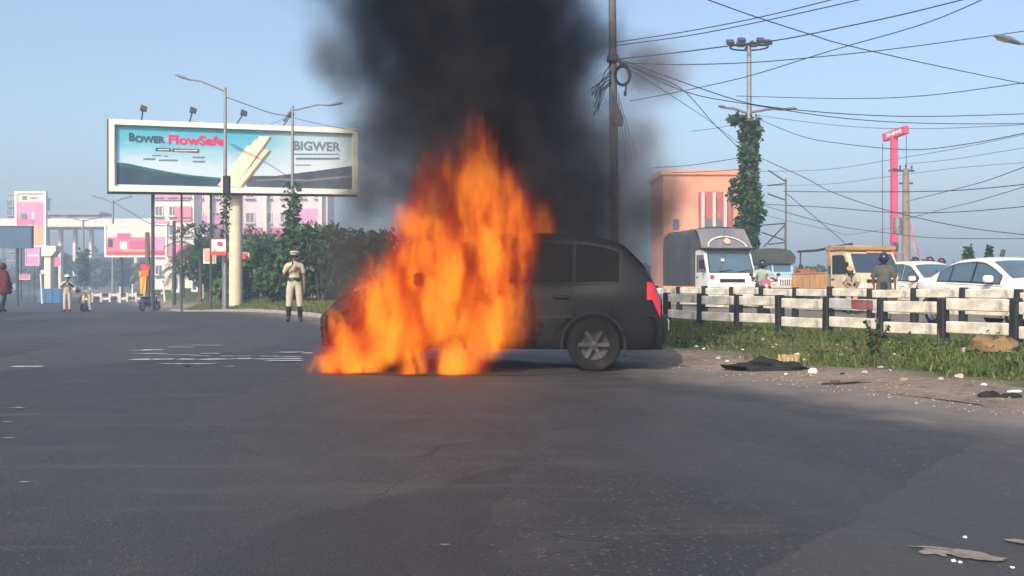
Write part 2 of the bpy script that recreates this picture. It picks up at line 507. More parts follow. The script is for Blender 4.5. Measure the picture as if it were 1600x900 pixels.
for i, (xa, xb, y, hh) in enumerate(((205, 345, 562.5, 2.2), (330, 470, 561, 1.6), (300, 470, 557.5, 0.8), (250, 330, 569, 1.4), (215, 262, 553.5, 1.0), (320, 345, 553, 1.3), (355, 372, 574, .7),
                                     (262, 300, 544, 0.8), (300, 345, 541, .7), (210, 240, 548, 0.9), (440, 472, 552, 1.3), (425, 470, 565.5, 1.8), (250, 300, 556, .8), (20, 40, 640, .9), (5, 22, 687, .8), (35, 48, 757, .8), (8, 20, 662, .6), (690, 700, 857, .7))):
    n = max(1, int((xb - xa) / 34))
    for k in range(n):
        xm = lerp(xa, xb, (k + .5) / n) + random.uniform(-4, 4); X, Y = g_at(xm, y + random.uniform(-.8, .8))
        blotch(fm, X, Y, (xb - xa) / n * .62 / F * Y, hh / 2 / F * Y * Y / 1.0 * .9, i * 3.3 + k * 1.7, 0.006 + 0.0007 * i, ang=random.uniform(-.05, .05), rag=.7)
tag(fm.build('foam_streaks', FOAM), 'white streaks of dried foam on the asphalt left of the fire', 'foam', kind='stuff')
pm = MB()
CONC = mat('broken_patch', (0.2, 0.175, 0.15), 0.92, 0.35, 12.0, bump=0.6)
for i, (x, y, lx, ly) in enumerate(((1465, 863, .05, .06), (1490, 864, .07, .05), (1515, 870, .07, .06), (1540, 874, .06, .035), (1455, 858, .09, .015), (1600, 850, .06, .03))):
    X, Y = g_at(x, y); blotch(pm, X, Y, lx, ly, i * 2.1 + .4, 0.004 + .0008 * i, ang=-.3, rag=.7)
tag(pm.build('road_patch', CONC), kind='structure')
# soot and scorch under the burning car
SOOT = mat('soot', (0.022, 0.021, 0.021), 0.9, 0.3, 4.0)
sm = MB(); blotch(sm, -0.55, 11.2, 1.6, 1.0, 5.5, 0.0045, n=40)
tag(sm.build('scorched_asphalt', SOOT), kind='structure')

# ================================================================== VEGETATION HELPERS
LEAF_DARK = leafmat('leaf_dark', (0.022, 0.05, 0.018), (0.08, 0.14, 0.036))
LEAF_BUSH = leafmat('leaf_bush', (0.04, 0.085, 0.022), (0.16, 0.25, 0.055))
LEAF_FAR = leafmat('leaf_far', (0.03, 0.06, 0.03), (0.08, 0.12, 0.045))
GRASS = leafmat('grass_blade', (0.04, 0.075, 0.014), (0.17, 0.22, 0.055), 0.6)
DRYGRASS = leafmat('dry_grass_blade', (0.15, 0.12, 0.05), (0.3, 0.25, 0.12), 0.7)
BARK = mat('bark', (0.11, 0.085, 0.06), 0.9, 0.3, 8.0, bump=0.6)
def leaf(mb, p, s, rnd, mi=0, tri=False):
    d = Vector((rnd.gauss(0, 1), rnd.gauss(0, 1), rnd.gauss(0, .7) - .25)).normalized()
    t = d.cross(Vector((rnd.gauss(0, 1), rnd.gauss(0, 1), rnd.gauss(0, 1)))).normalized()
    w = t * s * .34; l = d * s
    if tri: mb.add([p - w, p + w, p + l], [(0, 1, 2)], mi)
    else: mb.add([p, p + l * .45 + w, p + l, p + l * .45 - w], [(0, 1, 2, 3)], mi)
def clump(mb, c, r, n, s, rnd, mi=0, shell=0.55, tri=False):
    c = Vector(c)
    for _ in range(n):
        d = Vector((rnd.gauss(0, 1), rnd.gauss(0, 1), rnd.gauss(0, 1))).normalized()
        k = (shell + (1 - shell) * rnd.random()) * (1 + .3 * mnoise.noise(d * 2.3 + c))
        leaf(mb, c + Vector((d.x * r[0], d.y * r[1], d.z * r[2])) * k, s * rnd.choice((.45, .7, .85, 1.0, 1.3, 1.6)) * rnd.uniform(.85, 1.15), rnd, mi, tri)
def crown(mb, c, R_, nclump, nleaf, s, rnd, flat=0.8, mi=0):
    c = Vector(c)
    for _ in range(nclump):
        d = Vector((rnd.gauss(0, 1), rnd.gauss(0, 1), rnd.gauss(0, 1))).normalized()
        k = rnd.uniform(.35, .95)
        p = c + Vector((d.x * R_[0], d.y * R_[1], d.z * R_[2])) * k
        rr = rnd.uniform(.24, .42) * min(R_)
        clump(mb, p, (rr * 1.2, rr * 1.2, rr * flat), nleaf, s, rnd, mi)
def tree(name, label, base, h, cr, rnd, leafm=None, nclump=26, nleaf=70, s=0.25, trunk_r=0.16, group=None, flat=.8, cz=None, limbs=6):
    t = thing(name, label, 'tree', base, 0, group)
    czz = cz if cz else h - cr[2]
    tm = MB()
    tm.tube([(0, 0, -.3), (.05, .03, h * .25), (-.06, .05, h * .5), (.03, -.04, czz)], [trunk_r * 1.3, trunk_r, trunk_r * .75, trunk_r * .4], 8)
    for k in range(limbs):
        a = 2 * math.pi * k / limbs + rnd.random(); z0 = lerp(h * .3, czz, rnd.random())
        e = Vector((math.cos(a) * cr[0] * .7, math.sin(a) * cr[1] * .7, czz + rnd.uniform(-.3, .5) * cr[2]))
        tm.tube([(0, 0, z0), e * .5 + Vector((0, 0, z0 * .5 + .1)), e], [trunk_r * .5, trunk_r * .32, trunk_r * .1], 5)
    tm.build('trunk', BARK, t, smooth=True)
    cm = MB(); crown(cm, (0, 0, czz), cr, nclump, nleaf, s, rnd, flat)
    cm.build('crown', leafm or LEAF_DARK, t, recalc=False)
    return t

# ================================================================== FENCES
RAILW = mat('fence_white_paint', (0.60, 0.55, 0.46), 0.85, 0.3, 4.5, bump=0.4, dirt=(0.17, 0.14, 0.11), dirt_amt=1.0)
RAILD = mat('fence_dark_paint', (0.016, 0.017, 0.022), 0.75, 0.3, 5.0, bump=0.2, dirt=(0.16, 0.14, 0.12), dirt_amt=0.5)
RAILS = mat('fence_silver_paint', (0.42, 0.42, 0.42), 0.7, 0.25, 5.0, dirt=(0.25, 0.06, 0.06), dirt_amt=0.5)
RAILM = mat('fence_maroon_poster', (0.22, 0.055, 0.06), 0.75, 0.3, 6.0, dirt=(0.3, 0.26, 0.24), dirt_amt=0.6)
def fence(label, C, Y0, Y1, step, H, zoff, odd=None, nstyle=0, rails=None, seed=1):
    rnd = random.Random(seed)
    fr = thing('guard_fence', label, 'fence', (xof(C, Y0), Y0, 0))
    O = Vector(fr.location)
    pm = MB(); pm.box((0, 0, H / 2 - .15), (0.125, 0.155, H + .3), bev=.02); pme = pm.mesh('post', RAILD)
    span = step / RD.y
    zs = rails or ((H - .125, .175), (H - .455, .175))
    rm = []
    for mtl in (RAILW, RAILS):
        v = []
        for k in range(3):
            mb = MB(); n = 8; L = span - .13
            for a_ in range(1):
                mb.box((0, 0, 0), (L, .07, zs[0][1]), bev=.012)
            v.append(mb.mesh('rail', mtl))
        rm.append(v)
    y = Y0; i = 0
    while y <= Y1 + .01:
        x = xof(C, y); z = vz(C, y) + zoff if C < 18.6 else .02 + zoff
        piece('post', pme, fr, Vector((x, y, z)) - O, (rnd.uniform(-.02, .02), rnd.uniform(-.025, .025), RANG))
        ym = y + step / 2
        if ym < Y1:
            xm = xof(C, ym); zm = (vz(C, ym) if C < 18.6 else .02) + zoff
            for j, (zz, _) in enumerate(zs):
                sp = odd is not None and abs(ym - odd) < step / 2 and j == 0
                p = piece('rail', rm[1][0] if sp else rm[0][i % 3], fr, Vector((xm, ym, zm + zz + rnd.uniform(-.012, .012))) - O, (0, rnd.uniform(-.012, .012), RANG))
                if sp:
                    p['label'] = 'silver painted rail with a torn maroon poster'
                    q = MB(); q.box((-.22, .0, 0), (.46, .078, .15)); q.build('poster', RAILM, p)
        y += step; i += 1
    return fr
F1 = fence('black posted white railed guard fence nearer the road on the grass verge', 13.3, 8.96, 62.5, 1.07, 0.69, 0.0, odd=15.9, seed=3)
F2 = fence('second guard fence with white rails behind the first beside the stopped traffic', 18.0, 13.6, 52.0, 1.07, 0.81, 0.0, seed=4)

# low far rail across the end of the road
def fence_far():
    fr = thing('guard_rail', 'low black and white railing far down the hazy road behind the parked scooter', 'railing', (-40, 86, -.8))
    O = Vector(fr.location)
    A = Vector((-37.5, 84, -.8)); B = Vector((-26, 86, -.7)); n = 16
    pm = MB(); pm.box((0, 0, .38), (.18, .18, .8), bev=.02); pme = pm.mesh('post', RAILW)
    d = (B - A); rz = math.atan2(d.y, d.x); st = d.length / n
    rme = []
    for mm in (RAILW, RAILD):
        r = MB(); r.box((0, 0, 0), (st - .2, .1, .2)); rme.append(r.mesh('rail', mm))
    for i in range(n + 1):
        p = A + d * (i / n); piece('post', pme, fr, p - O, (0, 0, rz))
        if i < n:
            for k, zz in enumerate((.28, .62)):
                piece('rail', rme[(i + k) % 2], fr, p + d * (.5 / n) + Vector((0, 0, zz)) - O, (0, 0, rz))
fence_far()

# ================================================================== LEFT BACKGROUND
CREAM = mat('cream_render', (0.72, 0.62, 0.53), 0.85, 0.1, 0.8, dirt=(0.4, 0.32, 0.28), dirt_amt=0.4)
PINKW = mat('pale_pink_render', (0.7, 0.54, 0.52), 0.85, 0.1, 0.6, dirt=(0.55, 0.28, 0.34), dirt_amt=0.5)
WINDOW = glassmat('window_glass', (0.09, 0.11, 0.14))
WHITEP = mat('white_paint', (0.72, 0.68, 0.62), 0.6, 0.08, 3.0)
STEEL = mat('dark_steel', (0.07, 0.072, 0.078), 0.55, 0.2, 6.0, metal=0.4)
GALV = mat('galvanised_steel', (0.24, 0.24, 0.25), 0.5, 0.15, 6.0, metal=0.5, dirt=(0.16, 0.12, 0.1), dirt_amt=0.4)
CONCR = mat('concrete', (0.4, 0.35, 0.29), 0.9, 0.15, 2.0, bump=0.25, dirt=(0.22, 0.19, 0.16), dirt_amt=0.5)
CREAMST = mat('cream_steel', (0.62, 0.52, 0.38), 0.6, 0.1, 2.0, dirt=(0.4, 0.3, 0.2), dirt_amt=0.3)
PINK = mat('pink_print', (0.62, 0.16, 0.25), 0.6, 0.12, 1.0)
HOTPINK = mat('hot_pink_paint', (0.62, 0.055, 0.13), 0.45, 0.06, 1.5, dirt=(0.5, 0.08, 0.12), dirt_amt=0.4)
MAGENTA = mat('magenta_print', (0.5, 0.09, 0.2), 0.6, 0.1, 1.0)
ROSE = mat('rose_print', (0.58, 0.24, 0.4), 0.6, 0.15, 0.5)
PEACH = mat('peach_print', (0.72, 0.36, 0.22), 0.6, 0.15, 0.6)
REDP = mat('red_print', (0.6, 0.05, 0.05), 0.6, 0.1, 2.0)
INK = mat('navy_ink', (0.03, 0.05, 0.09), 0.6, 0.1, 2.0)
GREYINK = mat('grey_ink', (0.16, 0.17, 0.2), 0.6, 0.1, 3.0)
BLUEB = mat('blue_sheet_metal', (0.045, 0.15, 0.3), 0.55, 0.15, 1.5)
SLATE = mat('slate_blue_panel', (0.05, 0.10, 0.17), 0.6, 0.12, 1.0)

def building(name, label, x0, x1, ytop, Y, depth, wallm, nx, nz, ww, wh, roof=True):
    a = at(x0, ytop, Y); b_ = at(x1, ytop, Y); w = b_.x - a.x; h = a.z + .9
    t = thing(name, label, 'building', ((a.x + b_.x) / 2, Y + depth / 2, -.9))
    mb = MB(); mb.box((0, 0, h / 2), (w, depth, h)); mb.build('wall', wallm, t)
    if roof:
        mb = MB(); mb.box((0, 0, h + .25), (w + .5, depth + .5, .5)); mb.build('parapet', wallm, t)
    wm = MB(); wm.box((0, 0, 0), (ww, .12, wh)); wme = wm.mesh('window', WINDOW)
    fmb = MB()
    for s in (-1, 1):
        fmb.box((s * (ww / 2 + .08), -.08, 0), (.16, .2, wh + .32)); fmb.box((0, -.08, s * (wh / 2 + .08)), (ww, .2, .16))
    fmb.box((0, -.08, 0), (.1, .18, wh))
    fme_ = fmb.mesh('frame', wallm)
    sl = MB(); sl.box((0, -.3, -wh / 2 - .22), (ww + .5, .6, .1)); sme = sl.mesh('sill', CONCR)
    for i in range(nx):
        for k in range(nz):
            p = piece('window', wme, t, (-w / 2 + (i + .5) * w / nx, -depth / 2 - .03, 2.2 + (k + .5) * (h - 3) / nz))
            piece('frame', fme_, p); piece('sill', sme, p)
    return t, w, h, depth
tB, wB, hB, dB = building('apartment_building', 'pale pink apartment block seen below the wide turquoise billboard', 297, 512, 236, 165, 6, PINKW, 8, 5, 1.3, 1.6)
for (u0, u1, z0, z1, mm) in ((-.48, -.2, .35, .62, ROSE), (-.1, .2, .3, .52, MAGENTA), (.22, .46, .42, .66, ROSE), (-.45, .1, .86, .93, PEACH), (-.2, -.04, .1, .4, PINK), (.12, .3, .1, .26, ROSE), (-.46, -.28, .08, .3, PEACH), (.3, .48, .14, .36, MAGENTA)):
    q = MB(); q.box(((u0 + u1) / 2 * wB, -dB / 2 - .2, (z0 + z1) / 2 * hB), ((u1 - u0) * wB, .2, (z1 - z0) * hB * .45)); q.build('mural_panel', mm, tB)
for k in range(5):
    q = MB(); q.box((-wB / 2 + (k + .5) * wB / 5 + 1.3, -dB / 2 - .7, hB * .45), (.6, 1.0, hB * .8)); q.build('pilaster', CREAM, tB)
tA, wA, hA, dA = building('apartment_building', 'cream apartment block with painted panels left of the billboard pole', 238, 303, 276, 150, 4, CREAM, 3, 5, 1.0, 1.4)
for (u0, u1, z0, z1, mm) in ((-.5, -.1, .5, .62, ROSE), (.05, .45, .62, .74, PINK), (-.45, .4, .8, .88, ROSE), (-.1, .48, .28, .42, PINK)):
    q = MB(); q.box(((u0 + u1) / 2 * wA, -dA / 2 - .2, (z0 + z1) / 2 * hA), ((u1 - u0) * wA, .2, (z1 - z0) * hA)); q.build('mural_panel', mm, tA)
# grey tower far left behind the tall pink hoarding
building('office_tower', 'bluish grey tower block fading in haze behind the tall pink hoarding', 12, 30, 305, 210, 14, mat('tower_render', (0.3, 0.32, 0.36), 0.8), 2, 9, 1.2, 1.2)

# --- metro viaduct and station far away
vt = thing('metro_viaduct', 'pale elevated railway station on thin piers far away in the haze', 'viaduct', at(100, 350, 185) * 1)
O = Vector(vt.location); k_ = 185 / F
mb = MB(); mb.box((9, 0, -.3), (42, 9, 1.1), bev=.1); mb.build('deck', CREAM, vt)
mb = MB(); mb.box((9, -4.3, .5), (42, .3, .5)); mb.build('parapet', CREAM, vt)
mb = MB(); mb.prism([(-4, 1.3), (6.5, 1.3), (9.5, -.1 + 1.2), (9, .6), (-4, .6)], -3, 3); 
for v in range(len(mb.v)): mb.v[v] = (mb.v[v][0] - 1, mb.v[v][1], mb.v[v][2] + 1.0)
mb.build('station_roof', GALV, vt)
for xx in (-3.2, -.6, 2.2, 5.3, 14, 23):
    q = MB(); q.box((xx, 0, -7), (.6, 1.2, 13), bev=.1); q.build('pier', CREAM, vt)

# --- concrete hammerhead pier close behind the white-helmeted policeman
pr = thing('flyover_pier', 'cream concrete hammerhead pier standing behind a blue barrier at left', 'pier', at(77, 462, 88))
mb = MB(); mb.box((0, 0, 1.4), (.62, .8, 4.4), bev=.06); mb.build('column', CREAM, pr)
mb = MB(); mb.prism([(-.42, 3.6), (.42, 3.6), (.85, 4.1), (.85, 4.55), (-.85, 4.55), (-.85, 4.1)], -.55, .55); mb.build('cap', CREAM, pr)
# --- blue site barrier
bt = thing('site_barrier', 'bright blue sheet metal barrier at the base of the concrete pier', 'barrier', at(82, 473, 80))
z0 = -.8 - bt.location.z
for i in range(4):
    q = MB(); q.box((-.9 + i * .62, 0, z0 + .62), (.6, .06, 1.2), bev=.01)
    for j in range(4): q.box((-.9 + i * .62 - .22 + j * .15, -.04, z0 + .62), (.05, .04, 1.16))
    q.build('panel', BLUEB, bt)
# white sign post leaning beside barrier
q = thing('sign_post', 'white leaning post with small white plate beside the blue barrier', 'post', at(66, 474, 78))
mb = MB(); mb.tube([(0, 0, -.2), (-.12, 0, 2.4)], .07, 8); mb.build('post', WHITEP, q)
mb = MB(); mb.box((.12, -.06, 2.55), (.42, .04, .3), bev=.01); mb.build('plate', WHITEP, q)

# --- small hoardings
def hoarding(label, x0, x1, y0, y1, Y, face, legs, frame=WHITEP, fw=.25, prints=(), name='hoarding', legm=STEEL, depth=.35):
    a = at(x0, y0, Y); b_ = at(x1, y1, Y); w = b_.x - a.x; h = a.z - b_.z
    gzv = gnd((a.x + b_.x) / 2, Y)
    t = thing(name, label, 'billboard', ((a.x + b_.x) / 2, Y, gzv)); zc = (a.z + b_.z) / 2 - gzv
    mb = MB(); mb.box((0, 0, zc), (w - 2 * fw, depth * .6, h - 2 * fw)); mb.build('panel', face, t)
    if fw > 0.01:
        mb = MB()
        for s in (-1, 1):
            mb.box((s * (w / 2 - fw / 2), 0, zc), (fw, depth, h)); mb.box((0, 0, zc + s * (h / 2 - fw / 2)), (w - 2 * fw, depth, fw))
        mb.build('frame', frame, t)
    for lx in legs:
        mb = MB(); mb.tube([(lx * w / 2, .1 + depth * .3, -.3), (lx * w / 2, .1 + depth * .3, zc)], .03 * w if w < 8 else .22, 8); mb.build('leg', legm, t)
    for n_, (u0, u1, v0, v1, mm) in enumerate(prints):
        mb = MB(); mb.box(((u0 + u1) / 2 * w - w / 2, -depth * .3 - .012 - .006 * n_, zc - h / 2 + (v0 + v1) / 2 * h), ((u1 - u0) * w, .02, (v1 - v0) * h)); mb.build('print', mm, t)
    return t
hoarding('tall upright pink hoarding with a cream header at far left', 24, 73, 299, 386, 100, ROSE, (-.7, .7), WHITEP, .22,
         [(.05, .95, .79, .95, PEACH), (.14, .92, .82, .93, WHITEP), (.24, .4, .845, .915, GREYINK), (.5, .72, .86, .9, PINK), (.1, .6, .28, .5, PINK), (.4, .95, .06, .4, PEACH), (.55, .62, .5, .62, WHITEP), (.2, .38, .5, .6, GREYINK)])
hoarding('dark slate blue back of a roadside board on one pole at left edge', -30, 51, 353, 388, 70, SLATE, (.35,), SLATE, .06, name='signboard')
hoarding('wide white framed hoarding printed pink and crimson left of the brown wooden pole', 164, 262, 350, 402, 95, PINK, (-.5, .5), WHITEP, .2,
         [(.04, .96, .6, .96, CREAM), (.2, .42, .56, .72, MAGENTA), (.06, .13, .3, .55, INK), (.25, .36, .24, .46, WHITEP), (.03, .97, .05, .17, REDP), (.4, .74, .17, .5, MAGENTA), (.72, .96, .2, .62, ROSE), (.3, .7, .17, .23, PEACH)])
hoarding('small rose pink board below the slate blue signboard at left', 41, 63, 386, 415, 84, ROSE, (0,), WHITEP, .04, [(.15, .85, .5, .6, WHITEP)], name='signboard')
hoarding('small hot pink board half hidden behind the hammerhead pier', 82, 96, 402, 416, 96, PINK, (0,), WHITEP, .03, name='signboard')
hoarding('low pink shop board far off to the left of the white-helmeted policeman', 26, 48, 428, 437, 100, PINK, (-.6, .6), WHITEP, .03, name='signboard')
sg = hoarding('small white signboard with a red emblem and red base band below the billboard', 330, 354, 373, 399, 42, WHITEP, (.35,), REDP, .02,
         [(.05, .95, .04, .24, REDP), (.2, .26, .24, .4, REDP)], name='signboard', depth=.1, legm=GALV)
mb = MB(); mb.lathe([(0.001, 0), (.1, .005), (.1, .012), (0.06, .014), (0.001, .015)], 16, axis='y')
o = mb.build('emblem', REDP, sg); o.location = (.06, -.055, at(0, 381, 42).z - sg.location.z); o.scale = (1.3, -1, 1)
hoarding('empty white rectangular sign frame beside the red and white signboard', 318, 338, 388, 412, 48, PEACH, (0,), WHITEP, .07, name='signboard', depth=.1)
hoarding('red and white board partly hidden behind the thick cream billboard pole', 352, 390, 395, 415, 58, REDP, (-.5, .5), WHITEP, .04, name='signboard')
hoarding('small blank white direction board on a pole near the dark palm', 255, 272, 415, 427, 72, WHITEP, (.9,), WHITEP, .03, name='signboard', depth=.1)

# ================================================================== THE WIDE BILLBOARD
PL = at(170, 299.5, 44.0); PR = at(557, 304.5, 48.4)
BU = (PR - PL).normalized(); BW = (PR - PL).length; BH = 3.3
BN = Vector((BU.y, -BU.x, 0)).normalized()
bb = thing('billboard', 'wide turquoise billboard lettered BOWER FlowSafe on a cream pole', 'billboard', (PL.x, PL.y, 0))
BO = Vector(bb.location)
def bp(u, v, d=0.0): return PL + BU * u + Vector((0, 0, v)) + BN * d - BO
def bpix(x, y):
    """board coordinates under a photograph pixel"""
    d_ = Vector(((x - 800) / F, 1, (HORIZON - y) / F)); o_ = Vector((0, 0, CAM_H))
    t = (PL - o_).dot(BN) / d_.dot(BN); q = o_ + d_ * t - PL
    u = q.dot(Vector((BU.x, BU.y, 0)).normalized()); u = u / math.sqrt(BU.x ** 2 + BU.y ** 2)
    return u, q.z - BU.z * u
def bbox(mb, u0, u1, v0, v1, d0, d1, mi=0):
    vs = [bp(u, v, d) for u in (u0, u1) for v in (v0, v1) for d in (d0, d1)]
    mb.add(vs, [(0, 1, 3, 2), (4, 6, 7, 5), (0, 4, 5, 1), (2, 3, 7, 6), (0, 2, 6, 4), (1, 5, 7, 3)], mi)
fw = .24
BFRAME = mat('billboard_frame', (0.8, 0.73, 0.61), 0.7, 0.08, 1.0, dirt=(0.5, 0.4, 0.3), dirt_amt=0.3)
for (u0, u1, v0, v1) in ((0, fw, 0, BH), (BW - fw, BW, 0, BH), (fw, BW - fw, 0, fw), (fw, BW - fw, BH - fw, BH)):
    mb = MB(); bbox(mb, u0, u1, v0, v1, .0, .26); mb.build('frame', BFRAME, bb)
mb = MB(); bbox(mb, -.08, BW + .05, -.07, BH + .04, -.45, -.02); mb.build('back_box', STEEL, bb)
# poster: printed sky gradient
m, nb, out = newmat('billboard_poster')
b = nb.node('ShaderNodeBsdfPrincipled'); co = nb.coord('UV'); s_ = nb.sep(co)
nz = nb.noise(nb.map(co, (3, 2, 1)), 2.0, 4.0)
sky_c = nb.mix(nb.ss(nb.m('ADD', s_[1], nb.m('MULTIPLY', nz, 0.5)), 0.5, 1.1), (0.52, 0.61, 0.68), (0.08, 0.40, 0.52))
sky_c = nb.mix(nb.m('MULTIPLY', nb.ss(s_[0], 0.55, 0.8), 0.65), sky_c, (0.62, 0.63, 0.62))
sky_c = nb.mix(nb.m('MULTIPLY', nb.ss(nz, 0.55, 0.75), 0.5), sky_c, (0.72, 0.75, 0.78))
nb.set(b.inputs['Base Color'], sky_c); b.inputs['Roughness'].default_value = 0.55
nb.nt.links.new(b.outputs[0], out.inputs['Surface'])
POSTER = m
mb = MB(); mb.add([bp(fw - .02, fw - .02, .05), bp(BW - fw + .02, fw - .02, .05), bp(BW - fw + .02, BH - fw + .02, .05), bp(fw - .02, BH - fw + .02, .05)], [(0, 1, 2, 3)])
po = mb.build('poster', POSTER, bb, recalc=False)
uvl = po.data.uv_layers.new(name='UVMap')
for li, uv in zip(range(4), ((0, 0), (1, 0), (1, 1), (0, 1))): uvl.data[li].uv = uv
def inkpoly(name, pts, d, material):
    mb = MB(); mb.add([bp(*bpix(x, y), d) for x, y in pts], [tuple(range(len(pts)))]); return mb.build(name, material, po, recalc=False)
inkpoly('printed_wave', [(182, 254), (200, 256), (225, 262), (260, 269), (300, 275), (345, 279), (345, 292), (182, 288)], .056, mat('ink_sea', (0.025, 0.055, 0.09), .6, .25, .8, dirt=(0.03, 0.16, 0.15), dirt_amt=.5))
inkpoly('printed_wave', [(182, 254), (200, 255.5), (225, 261), (260, 268), (300, 274), (345, 278), (345, 281), (300, 277), (250, 270), (215, 264), (182, 260)], .060, mat('ink_green', (0.02, 0.13, 0.12), .6, .3, 1.5))
inkpoly('printed_wave', [(385, 275), (430, 275), (470, 270), (510, 265), (553, 259), (553, 296), (385, 292)], .056, mat('ink_slate', (0.05, 0.065, 0.08), .6, .25, .8, dirt=(0.16, 0.17, 0.15), dirt_amt=.6))
inkpoly('printed_wave', [(400, 281), (440, 279), (480, 281), (520, 277), (553, 274), (553, 276.5), (520, 279.5), (480, 283.5), (440, 281.5), (400, 283)], .060, mat('ink_grey', (0.2, 0.21, 0.19), .6, .2, 1.0))
IVORY = mat('ink_ivory', (0.78, 0.66, 0.5), .6, .08, 3.0); TAN = mat('ink_tan', (0.26, 0.17, 0.1), .6, .15, 3.0)
for k, (xa, ya, xb, yb, w_) in enumerate(((345, 290, 392, 227, 10), (352, 291, 403, 218, 10), (359, 291, 411, 213, 12), (366, 291, 419, 213, 11), (373, 292, 418, 234, 12))):
    inkpoly('printed_pipe', [(xa - w_ * .55, ya), (xb - w_ * .5, yb), (xb + w_ * .45, yb + 1.5), (xa + w_ * .55, ya + .6)], .064 + .004 * k, IVORY)
    inkpoly('printed_pipe_shade', [(xa + w_ * .16, ya + .5), (xb + w_ * .14, yb + 1.2), (xb + w_ * .45, yb + 1.5), (xa + w_ * .55, ya + .6)], .066 + .004 * k, TAN)
def btext(name, txt, x, y, hpx, wpx, material, bold, d=.07):
    u0, v0 = bpix(x, y); u1, _ = bpix(x + wpx, y); _, v1 = bpix(x, y - hpx)
    mb = MB(); text_mesh(txt, (v1 - v0) / .70, mb, lambda a, c_: bp(u0 + a, v0 + c_, d), bold=bold, width=(u1 - u0))
    return mb.build(name, material, po, recalc=False)
NAVY = mat('ink_navy', (0.035, 0.06, 0.1), .6, .08)
FSR = mat('ink_raspberry', (0.62, 0.02, 0.1), .6, .06)
btext('lettering', 'B', 201, 220, 12, 9.4, NAVY, .02); btext('lettering', 'OWER', 211, 222, 9.6, 47, NAVY, .02)
btext('lettering', 'FlowSafe', 262, 224.5, 13.4, 87.5, FSR, .022)
btext('lettering', 'BIGWER', 457, 234, 13.5, 74, GREYINK, .018)
def bars(rows, material, d=.07):
    mb = MB(); rnd = random.Random(5)
    for (x0, x1, y, h_) in rows:
        x = x0
        while x < x1:
            w_ = min(rnd.uniform(1.6, 3.6), x1 - x)
            a = bpix(x, y + h_ / 2); c_ = bpix(x + w_, y - h_ / 2)
            mb.add([bp(a[0], a[1], d), bp(c_[0], a[1], d), bp(c_[0], c_[1], d), bp(a[0], c_[1], d)], [(0, 1, 2, 3)])
            x += w_ + .55
    return tag(mb.build('small_print', material, po, recalc=False), kind='stuff')
inkpoly('printed_ribbon', [(243, 231), (266, 231.6), (268, 236.6), (243, 236)], .068, NAVY)
inkpoly('printed_ribbon', [(270, 231.8), (311, 233.4), (311, 239.2), (268, 237)], .068, mat('ink_plum', (0.2, 0.05, 0.09), .6, .1))
bars(((247, 264, 234, 1.6), (273, 308, 235.6, 1.7)), IVORY, .074)
bars(((238, 252, 243, 1.4), (256, 262, 244, 1.6), (224, 243, 248.6, 2.4), (248, 277, 250.4, 2.2), (301, 320, 246, 2.0), (301, 320, 252.6, 2.2), (459, 530, 241, 1.8), (462, 530, 248, 3.2), (461, 485, 258, 1.2)), GREYINK)
# supports: thick cream pole, thinner dark posts
PBX, PBY = at(365, 440, 46.4).x, 46.4
def ground_local(x, y): return gnd(x, y)
mb = MB(); mb.lathe([(.32, -.3), (.30, 5.2)], 20, c=(PBX - BO.x, PBY + .35 - BO.y, 0)); mb.build('pole', CREAMST, bb, smooth=True)
for (x, Y, r_) in ((237, 45.1, .085), (282, 45.6, .05), (328, 46.1, .06)):
    X = at(x, 440, Y).x
    mb = MB(); mb.tube([(X - BO.x, Y - BO.y + .15, gnd(X, Y) - .3), (X - BO.x, Y - BO.y + .15, 5.25)], r_, 8); mb.build('post', STEEL, bb)
for (x, lx, ly) in ((221, 223, 171), (296, 300, 174), (369, 379, 178), (442, 452, 181)):
    u, v = bpix(x, 186 + (x - 170) * .052); uu, vv = bpix(lx, ly)
    mb = MB(); mb.tube([bp(u, BH - .02, -.1), bp(uu, vv - .05, .15)], .035, 6)
    o = mb.build('lamp_stalk', STEEL, bb)
    q = MB(); q.prism([(-.13, -.1), (.16, -.16), (.2, .05), (-.08, .14)], -.14, .14)
    h_ = q.build('floodlight', STEEL, o); h_.location = bp(uu, vv + .03, .2); h_.rotation_euler = (0, 0, math.atan2(BU.y, BU.x))

# ================================================================== TREES ON THE LEFT
rnd = random.Random(21)
def shrub(name, label, base, parts, nleaf, s, leafm, cat='bush', stems=5):
    t = thing(name, label, cat, base)
    cm = MB()
    for (c, r) in parts:
        for _ in range(9):
            d = Vector((rnd.gauss(0, 1), rnd.gauss(0, 1), rnd.gauss(0, 1))).normalized() * rnd.uniform(.3, .95)
            p = Vector(c) + Vector((d.x * r[0], d.y * r[1], d.z * r[2])); k = rnd.uniform(.28, .48)
            clump(cm, p, (r[0] * k, r[1] * k, r[2] * k), nleaf // 9, s, rnd)
    sm_ = MB()
    for (c, r) in parts:
        for k in range(stems):
            e = Vector(c) + Vector((rnd.uniform(-.6, .6) * r[0], rnd.uniform(-.6, .6) * r[1], r[2] * .4))
            sm_.tube([(c[0] + rnd.uniform(-.15, .15), c[1], -.15), (Vector((c[0], c[1], 0)) + e) * .5, e], [.05, .035, .012], 5)
    sm_.build('stem', BARK, t); cm.build('foliage', leafm, t, recalc=False)
    return t
P = at(392, 463, 49)
shrub('flowering_shrub', 'large leafy light green shrub on the verge left of the standing officer', (P.x, P.y, vz(cof(P.x, P.y), P.y)),
      [((-1.2, 0, .6), (.9, 1.0, .8)), ((-.3, -.3, 1.1), (1.1, 1.1, 1.1)), ((.5, .1, 1.6), (1.25, 1.1, 1.4)), ((1.4, .3, 1.6), (1.1, 1.1, 1.4)), ((1.0, -.3, .7), (1.25, 1.0, .8))], 3000, .24, LEAF_BUSH)
P = at(490, 460, 42)
